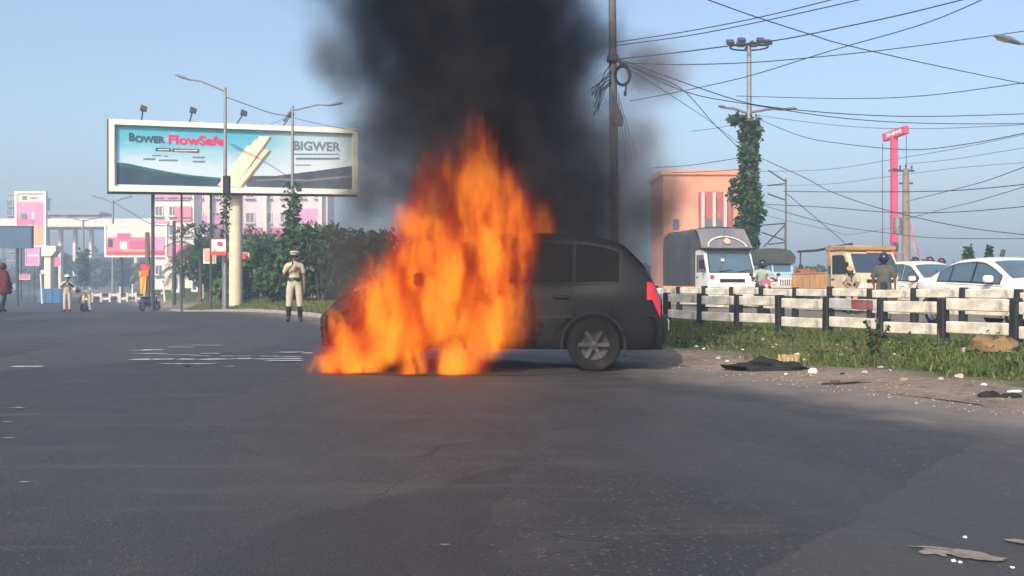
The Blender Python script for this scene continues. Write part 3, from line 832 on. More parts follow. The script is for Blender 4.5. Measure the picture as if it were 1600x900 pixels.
shrub('leafy_tree', 'tall dense bushy tree behind the officer half veiled by smoke', (P.x, P.y, vz(cof(P.x, P.y), P.y)),
      [((-1.5, 0, 1.3), (1.2, 1.1, 1.3)), ((-.6, 0, 2.1), (1.2, 1.2, 1.3)), ((.5, 0, 2.3), (1.3, 1.2, 1.5)), ((1.5, .2, 2.4), (1.3, 1.2, 1.5)), ((2.6, .4, 1.8), (1.4, 1.2, 1.6)), ((.4, -.4, 1.0), (1.6, 1.1, 1.0)), ((3.6, .4, 1.5), (1.3, 1.2, 1.4))], 2900, .23, LEAF_DARK, cat='tree')
P = at(338, 468, 64)
shrub('dark_bush', 'dark rounded bush behind the light green shrub below the signboard', (P.x, P.y, vz(cof(P.x, P.y), P.y)),
      [((0, 0, 1.0), (1.4, 1.3, 1.1)), ((1.6, .2, 1.5), (1.5, 1.3, 1.5)), ((3.0, .3, 2.0), (1.5, 1.3, 1.9))], 2200, .3, LEAF_DARK)
def palm(label, base, h, n, L, seed):
    r_ = random.Random(seed); t = thing('palm_tree', label, 'tree', base)
    mb = MB(); mb.tube([(0, 0, -.3), (.06, 0, h * .5), (0, 0, h)], [.16, .12, .1], 8); mb.build('trunk', BARK, t, smooth=True)
    cm = MB()
    for k in range(n):
        a = 2 * math.pi * k / n + r_.uniform(-.2, .2); up = r_.uniform(.1, 1.0)
        prev = None
        for j in range(11):
            f = j / 10; d = L * f
            p = Vector((math.cos(a) * d * .8, math.sin(a) * d * .8, h + up * d * 1.0 - 1.25 * d * d / L * (.6 + .4 * r_.random() * 0)))
            if prev is not None:
                t_ = (p - prev); sd_ = Vector((-math.sin(a), math.cos(a), 0)); ll = L * .26 * (1 - abs(f - .45))
                for s in (-1, 1):
                    for q in (0, .5):
                        b0 = prev + t_ * q
                        cm.add([b0, b0 + t_ * .3, b0 + t_ * 1.1 + sd_ * s * ll + Vector((0, 0, -ll * .5))], [(0, 1, 2)])
            prev = p
    cm.build('crown', LEAF_DARK, t, recalc=False)
    return t
P = at(312, 470, 60); palm('dark drooping palm left of the thick cream billboard pole', (P.x, P.y, gnd(P.x, P.y)), 3.3, 22, 2.6, 3)
P = at(285, 470, 70); palm('smaller hazy palm behind the blank white direction board', (P.x, P.y, gnd(P.x, P.y)), 2.2, 16, 2.2, 8)
for i, (x, yt, Y, w_, lab) in enumerate(((322, 345, 66, 2.0, 'dark rounded tree behind the red and white signboard'), (398, 350, 72, 2.6, 'hazy tree right of the thick cream billboard pole'), (345, 388, 64, 1.5, 'low dark tree between the signboards and the pole'),
                                    (108, 388, 190, 6.5, 'blue hazed tree behind the white-helmeted policeman'), (150, 400, 180, 6.5, 'hazy round tree left of the wide pink hoarding'), (205, 407, 170, 6.5, 'hazy bushy tree below the wide pink hoarding'), (262, 402, 160, 5.5, 'hazy dark tree behind the blank direction board'), (60, 420, 190, 6, 'low hazy tree beyond the blue barrier'), (15, 415, 200, 6.5, 'hazy tree behind the person in crimson'))):
    P = at(x, yt, Y); zb = gnd(P.x, Y); h = P.z - zb
    tree('broadleaf_tree', lab, (P.x, Y, zb), h, (w_, w_, h * .42), rnd, LEAF_FAR if Y > 80 else LEAF_DARK, 30, 60, .3 if Y < 80 else .95, .18)
# far wood that reads as one mass in the haze
fw_ = MB()
for i in range(90):
    Y = rnd.uniform(225, 300); X = lerp(-170, -5, i / 90) + rnd.uniform(-2, 2)
    h = rnd.uniform(6.5, 12); clump(fw_, (X, Y, h * .5 - .8), (5, 5, h * .55), 150, 1.9, rnd)
for i in range(70):
    X = lerp(2, 140, i / 70); Y = rnd.uniform(118, 140)
    h = rnd.uniform(2.0, 3.6); clump(fw_, (X, Y, h * .5 - .3), (3.4, 3, h * .55), 110, .9, rnd)
tag(fw_.build('treeline', LEAF_FAR, recalc=False), 'hazy blue green line of far trees along the horizon', 'trees', kind='stuff')
# small far props by the left verge
for i, (x, y, Y, h, lab) in enumerate(((258, 478, 74, 1.5, 'slanting white bollard post near the scooter'), (317, 478, 62, 1.0, 'thin pale marker post at the verge tip'), (188, 477, 80, 1.4, 'pale upright marker post right of the bending man'), (207, 462, 90, 1.6, 'distant white post under the hazy trees'))):
    P = at(x, y, Y); t = thing('marker_post', lab, 'post', (P.x, Y, gnd(P.x, Y)))
    mb = MB(); mb.tube([(0, 0, -.2), (.05 * (i == 0) * -3, 0, h)], .07, 8); mb.build('post', WHITEP, t)
    mb = MB(); mb.tube([(.05 * (i == 0) * -3, 0, h), (.05 * (i == 0) * -3, 0, h + .12)], [.085, .06], 8); mb.build('cap', RAILD, t)
for i, (x0, x1, y, Y, lab) in enumerate(((272, 284, 425, 84, 'small cream kiosk behind the dark palm'), (302, 312, 432, 88, 'little white shed between palm trunks'), (322, 332, 438, 80, 'low pale booth beside the shrub'))):
    a = at(x0, y, Y); b_ = at(x1, y, Y); z0 = gnd(a.x, Y); h = a.z - z0; w_ = b_.x - a.x
    t = thing('kiosk', lab, 'kiosk', ((a.x + b_.x) / 2, Y, z0))
    mb = MB(); mb.box((0, 0, h / 2), (w_, 1.2, h)); mb.build('wall', CREAM, t)
    mb = MB(); mb.prism([(-w_ / 2 - .15, h), (w_ / 2 + .15, h), (0, h + .5)], -.75, .75); mb.build('roof', WHITEP, t)
    mb = MB(); mb.box((0, -.62, h * .45), (w_ * .5, .06, h * .5)); mb.build('door', SLATE, t)

# ================================================================== VEHICLES
RUBBER = mat('rubber', (0.014, 0.014, 0.015), 0.9, 0.2, 6.0, dirt=(0.08, 0.068, 0.06), dirt_amt=0.3, spec=.2)
ALLOY = mat('wheel_rim', (0.4, 0.4, 0.42), 0.4, 0.1, 6.0, metal=0.7)
HUBG = mat('hub_grey', (0.07, 0.07, 0.074), 0.6, 0.2, 6.0, metal=0.3)
CARW = mat('white_car_paint', (0.76, 0.73, 0.68), 0.3, 0.04, 2.0, coat=0.5, dirt=(0.6, 0.55, 0.48), dirt_amt=0.35)
GLASSD = glassmat('dark_car_glass', (0.03, 0.038, 0.045))
GLASSB = glassmat('blue_car_glass', (0.075, 0.12, 0.16))
PLASTIC = mat('black_plastic', (0.022, 0.022, 0.024), 0.7, 0.2, 6.0, spec=.15)
TAIL = mat('red_lens', (0.5, 0.015, 0.03), 0.2, 0.1, 6.0, coat=0.6)
LENS = mat('clear_lens', (0.6, 0.62, 0.64), 0.15, 0.1, 6.0, coat=0.6)
CHROME = mat('chrome', (0.6, 0.6, 0.6), 0.2, 0.05, 6.0, metal=0.9)
PLATEM = mat('plate_white', (0.7, 0.68, 0.6), 0.5, 0.05, 6.0)

def wheel(parent, x, y, r, w, side, rimm=ALLOY, nm='wheel', spokes=6):
    """tyre with a rim child; side +1 left, -1 right"""
    t = MB(); t.lathe([(r * .62, -w / 2), (r * .86, -w / 2), (r * .97, -w * .38), (r, -w * .2), (r, w * .2), (r * .97, w * .38), (r * .86, w / 2), (r * .62, w / 2), (r * .62, -w / 2)], 24, axis='y')
    o = t.build(nm, RUBBER, parent, smooth=True); o.location = (x, y, r)
    m_ = MB(); yo = side * w * .36
    m_.lathe([(r * .64, 0), (r * .58, side * .02), (r * .55, -side * .05), (.001, -side * .05)], 20, c=(0, yo, 0), axis='y')
    for k in range(spokes):
        a = 2 * math.pi * k / spokes
        m_.box((math.cos(a) * r * .32, yo + side * .005, math.sin(a) * r * .32), (r * .5, .03, r * .14), ry=-a)
    m_.lathe([(r * .15, side * .0), (r * .13, side * .03), (.001, side * .035)], 12, c=(0, yo, 0), axis='y')
    m_.build('rim', rimm, o, smooth=True, angle=30)
    return o

class CarShape:
    def __init__(s, L, W, zt, belt, wheels, r, glass_x, sill=.24):
        s.L, s.W, s.zt, s.belt, s.wh, s.r, s.gx, s.sill = L, W, zt, belt, wheels, r, glass_x, sill
    def top(s, x):
        return sum(keyed(s.zt, x + d) for d in (-.09, -.045, 0, .045, .09)) / 5
    def wb(s, x):
        t = abs(x) / (s.L / 2); return s.W / 2 * (1 - .03 * t ** 2 - .16 * max(0, t - .72) ** 1.6 / .28 ** 1.6)
    def bel(s, x): return min(keyed(s.belt, x), s.top(x) - .03)
    def bot(s, x):
        z = s.sill
        for xw in s.wh:
            d = abs(x - xw); ra = s.r + .055
            if d < ra: z = max(z, s.r + math.sqrt(ra * ra - d * d) - .0)
        return z
    def cross(s, x):
        zt, bl, wb, bt = s.top(x), s.bel(x), s.wb(x), s.bot(x)
        g = min(1, max(0, (zt - bl - .03) / .5)); wr = wb * lerp(.93, .76, g)
        pts = [(0, zt + .025), (wr * .5, zt + .02), (wr * .86, zt), (wr, zt - .025 - .03 * g)]
        z3 = zt - .025 - .03 * g
        for t in (.25, .5, .75): pts.append((lerp(wr, wb * .955, t ** .9), lerp(z3, bl, t)))
        pts += [(wb * .955, bl), (wb * .99, bl - .05), (wb, bl - .16), (wb * 1.0, .58), (wb * .985, .42), (wb * .95, .3), (wb * .9, s.sill)]
        return [(y, max(z, bt)) if i > 6 else (y, z) for i, (y, z) in enumerate(pts)]
    def body(s, n=110):
        rows = []
        xs_ = [-s.L / 2 + s.L * i / n for i in range(n + 1)]
        ra = s.r + .055
        for xw in s.wh:
            xs_ = [x for x in xs_ if abs(x - xw) > ra + .01] + [xw + ra * math.cos(math.pi * k / 20) for k in range(21)] + [xw - ra - .004, xw + ra + .004]
        for x in sorted(xs_):
            c = s.cross(x)
            rows.append([(x, y, z) for y, z in c[::-1]] + [(x, -y, z) for y, z in c[1:]])
        mb = MB(); mb.grid(rows)
        for r_ in (rows[0], rows[-1]): mb.add(r_, [tuple(range(len(r_)))])
        return mb
    def side_pt(s, x, t, sg, off):
        """t 0 at the belt, 1 at the roof edge; negative below the belt (metres)"""
        c = s.cross(x)
        if t >= 0:
            a, b = Vector((c[7][0], c[7][1])), Vector((c[3][0], c[3][1])); p = a.lerp(b, t)
            n_ = Vector((b.y - a.y, -(b.x - a.x))); n_ = n_.normalized() if n_.length > 1e-6 else Vector((1, 0))
            if n_.x < 0: n_ = -n_
            p = p + n_ * off
        else:
            zz = c[7][1] + t; prev = c[7]; p = Vector((c[-1][0], c[-1][1]))
            for q in c[8:]:
                if q[1] <= zz:
                    k = (prev[1] - zz) / max(1e-6, prev[1] - q[1]); p = Vector((lerp(prev[0], q[0], k), zz)); break
                prev = q
            p = p + Vector((off, 0))
        return (x, sg * p.x, p.y)
    def panel(s, xa, xb, ta, tb, sg, off, nx=10, nt=5, minh=0.0):
        rows = []
        for i in range(nx + 1):
            x = lerp(xa, xb, i / nx)
            if ta >= 0 and s.top(x) - s.bel(x) < minh: continue
            rows.append([s.side_pt(x, lerp(ta, tb, j / nt), sg, off) for j in range(nt + 1)])
        mb = MB()
        if len(rows) > 1:
            mb.grid(rows)
            e = [[p for p in rows[i]] for i in range(len(rows))]
        return mb
    def top_panel(s, xa, xb, wa, off, nx=8):
        rows = []
        for i in range(nx + 1):
            x = lerp(xa, xb, i / nx); c = s.cross(x); w_ = c[3][0] * wa
            dx = .02; sl_ = (s.top(x + dx) - s.top(x - dx)) / (2 * dx); n_ = Vector((-sl_, 1)).normalized() * off
            row = []
            for j in range(9):
                y = lerp(-w_, w_, j / 8); ya = abs(y)
                zc = keyed([(0, c[0][1]), (c[1][0], c[1][1]), (c[2][0], c[2][1]), (c[3][0], c[3][1])], ya)
                row.append((x + n_.x, y, zc + n_.y))
            rows.append(row)
        mb = MB(); mb.grid(rows); return mb

def make_car(name, label, cat, cs, loc, heading, paint, glass, win, wsh, rwin, doors, rimm=ALLOY, taily=.95, mirror_x=.75, plate=True, charred=None):
    t = thing(name, label, cat, loc, R(heading))
    cs.body().build('body', paint, t, smooth=True, angle=48)
    ub = MB(); ub.box((0, 0, .34), (cs.L * .9, cs.W * .8, .2)); 
    for xw in cs.wh: ub.box((xw, 0, .5), (.72, cs.W * .78, .36))
    ub.build('underbody', PLASTIC, t)
    for sg in (1, -1):
        for (xa, xb) in win:
            w_ = cs.panel(xa, xb, .08, .9, sg, .012, 14, 5, .1).build('side_window', glass, t, smooth=True)
            cs.panel(xa - .03, xb + .03, .02, .96, sg, .006, 14, 5, .06).build('window_seal', PLASTIC, w_, smooth=True)
        for (xa, xb) in doors:
            d_ = cs.panel(xa, xb, -.03, -.56, sg, .007, 10, 8).build('door', paint, t, smooth=True)
            cs.panel(xa - .012, xb + .012, -.02, -.575, sg, .003, 10, 8).build('door_seam', PLASTIC, d_, smooth=True)
            h_ = MB(); p = cs.side_pt(xa + .14, -.12, sg, .022); h_.box(p, (.17, .03, .035), bev=.01); h_.build('handle', paint, d_)
            g_ = MB(); rows = [[cs.side_pt(lerp(xa, xb, i / 8), tt, sg, .016) for tt in (-.32, -.36)] for i in range(9)]; g_.grid(rows); g_.build('side_moulding', PLASTIC, d_)
        p = cs.side_pt(mirror_x, .05, sg, .12); mm = MB(); mm.box((p[0], p[1] + sg * .03, p[2] + .06), (.12, .2, .15), bev=.045)
        o = mm.build('wing_mirror', paint, t, smooth=True)
        q = MB(); q.box((p[0] - .055, p[1] + sg * .03, p[2] + .06), (.02, .15, .1)); q.build('mirror_glass', GLASSD, o)
        # lamps wrap the corners
        xa = -cs.L / 2
        tl = cs.panel(xa + .02, xa + .17, .16, -.18, sg, .012, 5, 6) if cs.zt[3][1] > 1.2 else cs.panel(xa + .02, xa + .22, -.03, -.22, sg, .012, 5, 4); tl.build('tail_light', TAIL, t, smooth=True)
        hl = cs.panel(cs.L / 2 - .4, cs.L / 2 - .04, -.02, -.16, sg, .012, 6, 3); hl.build('headlight', SOOT if charred else LENS, t, smooth=True)
        for xw in cs.wh:
            wheel(t, xw, sg * (cs.W / 2 - .12), cs.r, .19, sg, rimm)
            ra = cs.r + .05; la = MB()
            la.tube([(xw + ra * math.cos(a), sg * (cs.wb(xw) * 1.0 + .004), cs.r + ra * math.sin(a)) for a in [math.pi * k / 24 - .1 + .2 * k / 24 - 0 for k in range(25)]], .018, 6)
            la.build('arch_trim', PLASTIC, t, smooth=True)
    cs.top_panel(wsh[0], wsh[1], .88, .012).build('windscreen', glass, t, smooth=True)
    cs.top_panel(rwin[0], rwin[1], .86, .012).build('rear_window', glass, t, smooth=True)
    for e in (-1, 1):
        bmb = MB(); rows = []
        for j in range(13):
            a = lerp(-1, 1, j / 12); y = a * cs.W * .45; xx = e * (cs.L / 2 + .06 - .16 * abs(a) ** 3.0)
            rows.append([(xx - e * .14, y, .62), (xx, y, .6), (xx + e * .015, y, .45), (xx - e * .02, y, .28), (xx - e * .2, y, .26)])
        bmb.grid(rows); bmb.build('bumper', paint if e < 0 else paint, t, smooth=True, angle=60)
        if plate:
            q = MB(); q.box((e * (cs.L / 2 + .078), 0, .5), (.012, .5, .11)); q.build('number_plate', PLATEM, t)
    wp_ = MB()
    for y in (-.25, .3):
        p0 = cs.top_panel(wsh[1] - .02, wsh[1], .8, .03, 1)
        wp_.tube([(wsh[1] + .02, y, cs.top(wsh[1]) + .03), (lerp(wsh[1], wsh[0], .55), y + .25, cs.top(lerp(wsh[1], wsh[0], .55)) + .05)], .008, 5)
    tag(wp_.build('wiper', PLASTIC, t), kind='stuff')
    return t

# burning hatchback: charcoal paint, front burnt to bare metal and soot
m, nb, out = newmat('burnt_car_paint')
b = nb.node('ShaderNodeBsdfPrincipled'); co = nb.coord(); s_ = nb.sep(co); f1 = nb.noise(co, 3.0, 5.0, .65); f2 = nb.noise(co, 18.0, 4.0, .65)
bu = nb.ss(nb.m('ADD', s_[0], nb.m('MULTIPLY', nb.m('SUBTRACT', f1, .5), 1.4)), -.75, .15)
c = nb.mix(bu, (0.014, 0.014, 0.016), nb.mix(nb.ss(f2, .4, .65), (0.012, 0.011, 0.011), (0.05, 0.038, 0.032)))
nb.set(b.inputs['Base Color'], c); nb.set(b.inputs['Roughness'], nb.m('ADD', .5, nb.m('MULTIPLY', bu, .4)))
nb.set(b.inputs['Normal'], nb.bump(nb.m('MULTIPLY', f2, bu), .6, .02)); b.inputs['Specular IOR Level'].default_value = .14
nb.nt.links.new(b.outputs[0], out.inputs['Surface']); BURNT = m
hatch = CarShape(3.95, 1.68, [(-1.98, .62), (-1.93, .95), (-1.8, 1.12), (-1.5, 1.43), (-1.2, 1.51), (-.6, 1.55), (-.05, 1.54), (.3, 1.46), (1.05, 1.0), (1.55, .9), (1.82, .78), (1.98, .6)],
                 [(-1.98, .98), (1.0, .9), (2, .85)], (-1.22, 1.27), .30, None)
HD = 172.0
hx, hy = -.55 + .12, 11.33
burn_car = make_car('burning_hatchback', 'charcoal grey hatchback with its front half on fire', 'car', hatch, (-.19, 11.62, 0), HD, BURNT, mat('sooty_glass', (.006, .006, .007), .75, .3, 3, spec=.12),
                    [(-1.5, -1.02), (-.98, -.12), (-.06, .78)], (.34, 1.0), (-1.78, -1.5), [(-1.0, -.1), (-.08, .88)], rimm=HUBG, mirror_x=.72, charred=True)

sedan = CarShape(4.25, 1.7, [(-2.13, .68), (-2.08, .92), (-1.95, 1.0), (-1.55, 1.05), (-.95, 1.36), (-.6, 1.45), (0, 1.48), (.3, 1.44), (.62, 1.3), (1.1, 1.02), (1.65, .93), (2.0, .8), (2.13, .6)],
                 [(-2.13, .98), (-1.0, .97), (1.2, .9), (2.2, .85)], (-1.28, 1.32), .31, None)
P = at(1566, 440, 20.4)
make_car('sedan', 'white sedan cut off by the right edge behind the guard fences', 'car', sedan, (P.x, P.y - .1, 0.02), -79, CARW, GLASSB,
         [(-1.12, -.72), (-.68, .0), (.06, .86)], (.42, 1.08), (-1.5, -1.0), [(-.78, .02), (.04, .98)], mirror_x=.72)
suv = CarShape(3.8, 1.66, [(-1.9, .7), (-1.86, 1.1), (-1.7, 1.38), (-1.5, 1.55), (-1.1, 1.6), (-.2, 1.6), (.2, 1.52), (.85, 1.08), (1.4, .98), (1.75, .84), (1.9, .62)],
               [(-1.9, 1.02), (1.0, .95), (2, .88)], (-1.2, 1.22), .31, None)
P = at(1447, 440, 29.6)
make_car('hatchback', 'white tall hatchback between the pickup truck and the white sedan', 'car', suv, (P.x, P.y, 0.02), -79, CARW, GLASSB,
         [(-1.55, -1.0), (-.9, -.14), (-.06, .72)], (.26, .86), (-1.8, -1.52), [(-.92, -.1), (-.08, .82)], mirror_x=.68)

def bevmod(o, w, seg=2):
    md = o.modifiers.new('bevel', 'BEVEL'); md.width = w; md.segments = seg; md.limit_method = 'ANGLE'; md.angle_limit = R(35)
    o.data.polygons.foreach_set('use_smooth', [True] * len(o.data.polygons))
    try: o.data.set_sharp_from_angle(angle=R(50))
    except Exception: pass
    return o

# --- tarpaulin truck with white cab
TARP = mat('dark_tarpaulin', (0.05, 0.05, 0.056), 0.75, 0.25, 1.2, bump=0.5, dirt=(0.11, 0.1, 0.1), dirt_amt=0.5)
TARPG = mat('grey_tarpaulin', (0.17, 0.165, 0.175), 0.7, 0.2, 1.5, bump=0.4, dirt=(0.08, 0.08, 0.09), dirt_amt=0.5)
TRW = mat('truck_white', (0.68, 0.66, 0.62), 0.4, 0.06, 2.0, coat=.3, dirt=(0.5, 0.44, 0.36), dirt_amt=0.5)
P = at(1122, 440, 36.8)
tk = thing('tarpaulin_truck', 'white cab truck under a dark tarpaulin behind the guard fences', 'truck', (P.x, P.y, .02), R(-82))
cab = [(0, .55), (1.35, .55), (1.5, .75), (1.5, 1.15), (1.42, 1.28), (1.02, 2.08), (.9, 2.16), (0, 2.16)]
q = MB(); q.prism(cab, -.92, .92); bevmod(q.build('cab', TRW, tk), .05, 3)
def slope_panel(x0, z0, x1, z1, y0, y1, off, th=.02, inset=0.0):
    d_ = Vector((x1 - x0, z1 - z0)).normalized(); n_ = Vector((-d_.y, d_.x));
    if n_.x < 0: n_ = -n_
    mb = MB(); pts = [(x0, z0), (x1, z1)]
    vs = []
    for o_ in (off, off - th):
        for (x, z) in pts:
            for y in (y0 if z == z0 else y0 + inset, y1 if z == z0 else y1 - inset): vs.append((x + n_.x * o_, y, z + n_.y * o_))
    mb.add(vs, [(0, 1, 3, 2), (4, 6, 7, 5), (0, 4, 5, 1), (2, 3, 7, 6), (0, 2, 6, 4), (1, 5, 7, 3)]); return mb
ws = slope_panel(1.395, 1.33, 1.045, 2.03, -.82, .82, .02, .03, .05).build('windscreen', GLASSB, tk)
slope_panel(1.41, 1.3, 1.03, 2.06, -.86, .86, .012, .02, .05).build('windscreen_seal', PLASTIC, ws)
q = MB(); q.box((1.24, -.28, 1.78), (.02, .13, .11), ry=-.46); q.build('sticker', WHITEP, ws)
wpm = MB()
for y in (-.5, .25): wpm.tube([(1.44, y, 1.34), (1.40, y + .5, 1.42)], .012, 5)
tag(wpm.build('wiper', PLASTIC, ws), kind='stuff')
for sg in (1, -1):
    d_ = MB(); d_.prism([(.2, .62), (1.12, .62), (1.3, 1.25), (1.22, 1.3), (.2, 1.3)], sg * .925, sg * .94); o = bevmod(d_.build('door', TRW, tk), .008)
    h_ = MB(); h_.box((.34, sg * .955, 1.15), (.16, .03, .04)); h_.build('handle', PLASTIC, o)
    d_ = MB(); d_.prism([(.24, 1.34), (1.2, 1.34), (.98, 1.98), (.24, 1.98)], sg * .925, sg * .938); d_.build('side_window', GLASSD, tk)
    mm = MB(); mm.tube([(1.25, sg * .92, 1.45), (1.4, sg * 1.12, 1.5)], .015, 6); mm.box((1.4, sg * 1.14, 1.62), (.08, .2, .34), bev=.03); mm.build('wing_mirror', PLASTIC, tk)
    hl = MB(); hl.box((1.5, sg * .66, .86), (.06, .34, .17), bev=.03); hl.build('headlight', LENS, tk)
    il = MB(); il.lathe([(.001, .0), (.09, .0), (.085, .03), (.001, .035)], 14, c=(1.5, sg * .78, 1.15), axis='x'); il.build('indicator', mat('amber_lens', (.45, .08, .03), .3), tk)
    for xw in (.95, -2.6): wheel(tk, xw, sg * .76, .37, .24, sg, HUBG, spokes=5)
gp = MB(); gp.box((1.515, 0, 1.02), (.03, .95, .12), bev=.01); gp.build('grille', PLASTIC, tk)
for k, y in enumerate((-.2, -.07, .06, .19)):
    pass
bm_ = MB(); bm_.box((1.52, 0, .56), (.14, 1.84, .26), bev=.04); bm_.build('bumper', TRW, tk)
np_ = MB(); np_.box((1.6, 0, .6), (.012, .55, .14)); np_.build('number_plate', PLATEM, tk)
ch = MB(); ch.box((-1.5, 0, .62), (4.4, .8, .18)); ch.build('chassis', PLASTIC, tk)
# tarp over hoops: rows with sagging folds
rows = []
for i in range(25):
    x = lerp(-3.7, -.05, i / 24); sag = .035 * math.cos(i * math.pi / 3)
    row = []
    for (y, z) in ((-1.02, .8), (-1.05, 1.5), (-1.04, 2.3), (-1.0, 2.78), (-.8, 2.98), (-.35, 3.05), (0, 3.07), (.35, 3.05), (.8, 2.98), (1.0, 2.78), (1.04, 2.3), (1.05, 1.5), (1.02, .8)):
        row.append((x, y * (1 + sag * .5) + .02 * mnoise.noise((i * .9, z * 2, 1)), z + sag * (1 if z > 2.75 else 0)))
    rows.append(row)
q = MB(); q.grid(rows); q.add(rows[0], [tuple(range(13))]); q.add(rows[-1], [tuple(range(13))]); q.build('tarpaulin', TARP, tk, smooth=True, angle=50)
# front flap of the canopy over the cab with painted arch
flap = [[(.0 + .02 * f, y, 3.02 - .03 * abs(y)), (.35, y, 2.93 - .05 * abs(y)), (.75, y * 1.02, 2.5), (.95, y * 1.05, 2.24)] for f, y in [(k, lerp(-.95, .95, k / 12)) for k in range(13)]]
q = MB(); q.grid(flap); fl = q.build('canopy_flap', TARPG, tk, smooth=True)
def flap_pt(y, f, off=.02):
    a = Vector((.35, 0, 2.93 - .05 * abs(y))); b_ = Vector((.95, 0, 2.24)); p = a.lerp(b_, f); n_ = Vector((.86, 0, .6)).normalized(); p = p + n_ * (off + .05)
    return (p.x, y, p.z)
arch = MB(); rows = []
for k in range(17):
    a = math.pi * k / 16
    rows.append([flap_pt(-math.cos(a) * .78, 1.0 - math.sin(a) * .62), flap_pt(-math.cos(a) * .70, 1.0 - math.sin(a) * .54)])
arch.grid(rows); arch.build('painted_arch', mat('faded_cream_print', (.5, .45, .36), .7, .2, 5), fl)
em_ = MB()
n = 14; em_.add([flap_pt(.05 + .14 * math.cos(2 * math.pi * k / n), .68 + .17 * math.sin(2 * math.pi * k / n), .025) for k in range(n)], [tuple(range(n))]); em_.build('painted_emblem', mat('faded_peach_print', (.55, .38, .28), .7, .2, 9), fl)
vs_ = MB(); vs_.box((1.0, 0, 2.2), (.5, 2.0, .07), bev=.02, ry=.05); vs_.build('roof_visor', PLASTIC, tk)
for y in (-.16, .06): 
    lg = MB(); lg.lathe([(.001, 0), (.09, 0), (.08, .02), (.001, .02)], 12, c=(1.59, y + .55, .66), axis='x'); lg.build('fog_lamp', PLASTIC, tk)

# --- jeep with dark canvas top
TEAL = mat('pale_teal_paint', (0.3, 0.44, 0.47), 0.45, 0.1, 2.0, dirt=(0.25, 0.3, 0.3), dirt_amt=.4)
OLIVE = mat('dark_olive_canvas', (0.055, 0.062, 0.058), 0.85, 0.2, 3.0, bump=.4)
P = at(1199, 440, 38.6)
jp = thing('canvas_jeep', 'pale teal jeep with a dark canvas roof right of the tarpaulin truck', 'jeep', (P.x, P.y, .02), R(-83)); jp.scale = (1.1, 1.1, 1.1)
q = MB(); q.prism([(-1.7, .5), (.55, .5), (.55, 1.18), (-1.7, 1.18)], -.78, .78); bevmod(q.build('body', TEAL, jp), .04)
q = MB(); q.prism([(.56, .62), (1.75, .62), (1.8, .75), (1.78, 1.0), (1.6, 1.05), (.56, 1.12)], -.62, .62); bevmod(q.build('bonnet', TRW, jp), .05, 3)
for sg in (1, -1):
    rows = []
    for k in range(9):
        a = math.pi * (k / 8) ; rows.append([(1.3 - .47 * math.cos(a), sg * .63, .5 + .42 * math.sin(a)), (1.3 - .47 * math.cos(a), sg * .86, .5 + .40 * math.sin(a)), (1.3 - .44 * math.cos(a), sg * .87, .44 + .40 * math.sin(a))])
    f_ = MB(); f_.grid(rows); f_.build('fender', TRW, jp, smooth=True)
    hl = MB(); hl.lathe([(.001, .04), (.07, .03), (.1, 0), (.1, -.05), (.001, -.05)], 14, c=(1.8, sg * .47, .86), axis='x'); hl.build('headlight', LENS, jp)
    for xw in (1.3, -1.1): wheel(jp, xw, sg * .7, .36, .2, sg, HUBG, spokes=5)
    p_ = MB(); p_.tube([(.5, sg * .76, 1.15), (.38, sg * .74, 1.78)], .035, 6); p_.build('pillar', TEAL, jp); p_ = MB(); p_.tube([(-.5, sg * .76, 1.15), (-.5, sg * .74, 1.85)], .03, 6); p_.build('pillar', TEAL, jp)
    mm = MB(); mm.tube([(.5, sg * .78, 1.3), (.58, sg * .98, 1.34)], .012, 5); mm.box((.58, sg * 1.02, 1.4), (.05, .15, .2), bev=.02); mm.build('wing_mirror', PLASTIC, jp)
wf = MB()
for (y0, y1, z0, z1) in ((-.76, .76, 1.72, 1.8), (-.76, .76, 1.16, 1.24), (-.76, -.68, 1.24, 1.72), (.68, .76, 1.24, 1.72), (-.03, .03, 1.24, 1.72)):
    xx0 = .53 - (z0 - 1.16) * .2; xx1 = .53 - (z1 - 1.16) * .2
    wf.add([(xx0, y0, z0), (xx0, y1, z0), (xx1, y0, z1), (xx1, y1, z1), (xx0 - .05, y0, z0), (xx0 - .05, y1, z0), (xx1 - .05, y0, z1), (xx1 - .05, y1, z1)], [(0, 1, 3, 2), (4, 6, 7, 5), (0, 4, 5, 1), (2, 3, 7, 6), (0, 2, 6, 4), (1, 5, 7, 3)])
o = wf.build('windscreen_frame', TEAL, jp)
slope_panel(.53, 1.24, .42, 1.72, -.68, .68, -.02, .01).build('windscreen', GLASSB, o)
rows = [[(x, y, z) for (y, z) in ((-.82, 1.6), (-.84, 1.85), (-.7, 2.02), (-.35, 2.09), (0, 2.1), (.35, 2.09), (.7, 2.02), (.84, 1.85), (.82, 1.6))] for x in (-1.72, -1.2, -.6, 0, .45, .56)]
for r_ in (rows[-1],): rows[-1] = [(x, y, z - .06) for x, y, z in r_]
q = MB(); q.grid(rows); q.add(rows[0], [tuple(range(9))]); q.add(rows[-1], [tuple(range(9))]); q.build('canvas_roof', OLIVE, jp, smooth=True, angle=50)
q = MB(); q.box((1.9, 0, .58), (.12, 1.5, .16), bev=.03); q.build('bumper', PLASTIC, jp)
g_ = MB()
for k in range(7): g_.box((1.795, -.24 + k * .08, .86), (.02, .03, .22))
tag(g_.build('grille', PLASTIC, jp), kind='stuff')

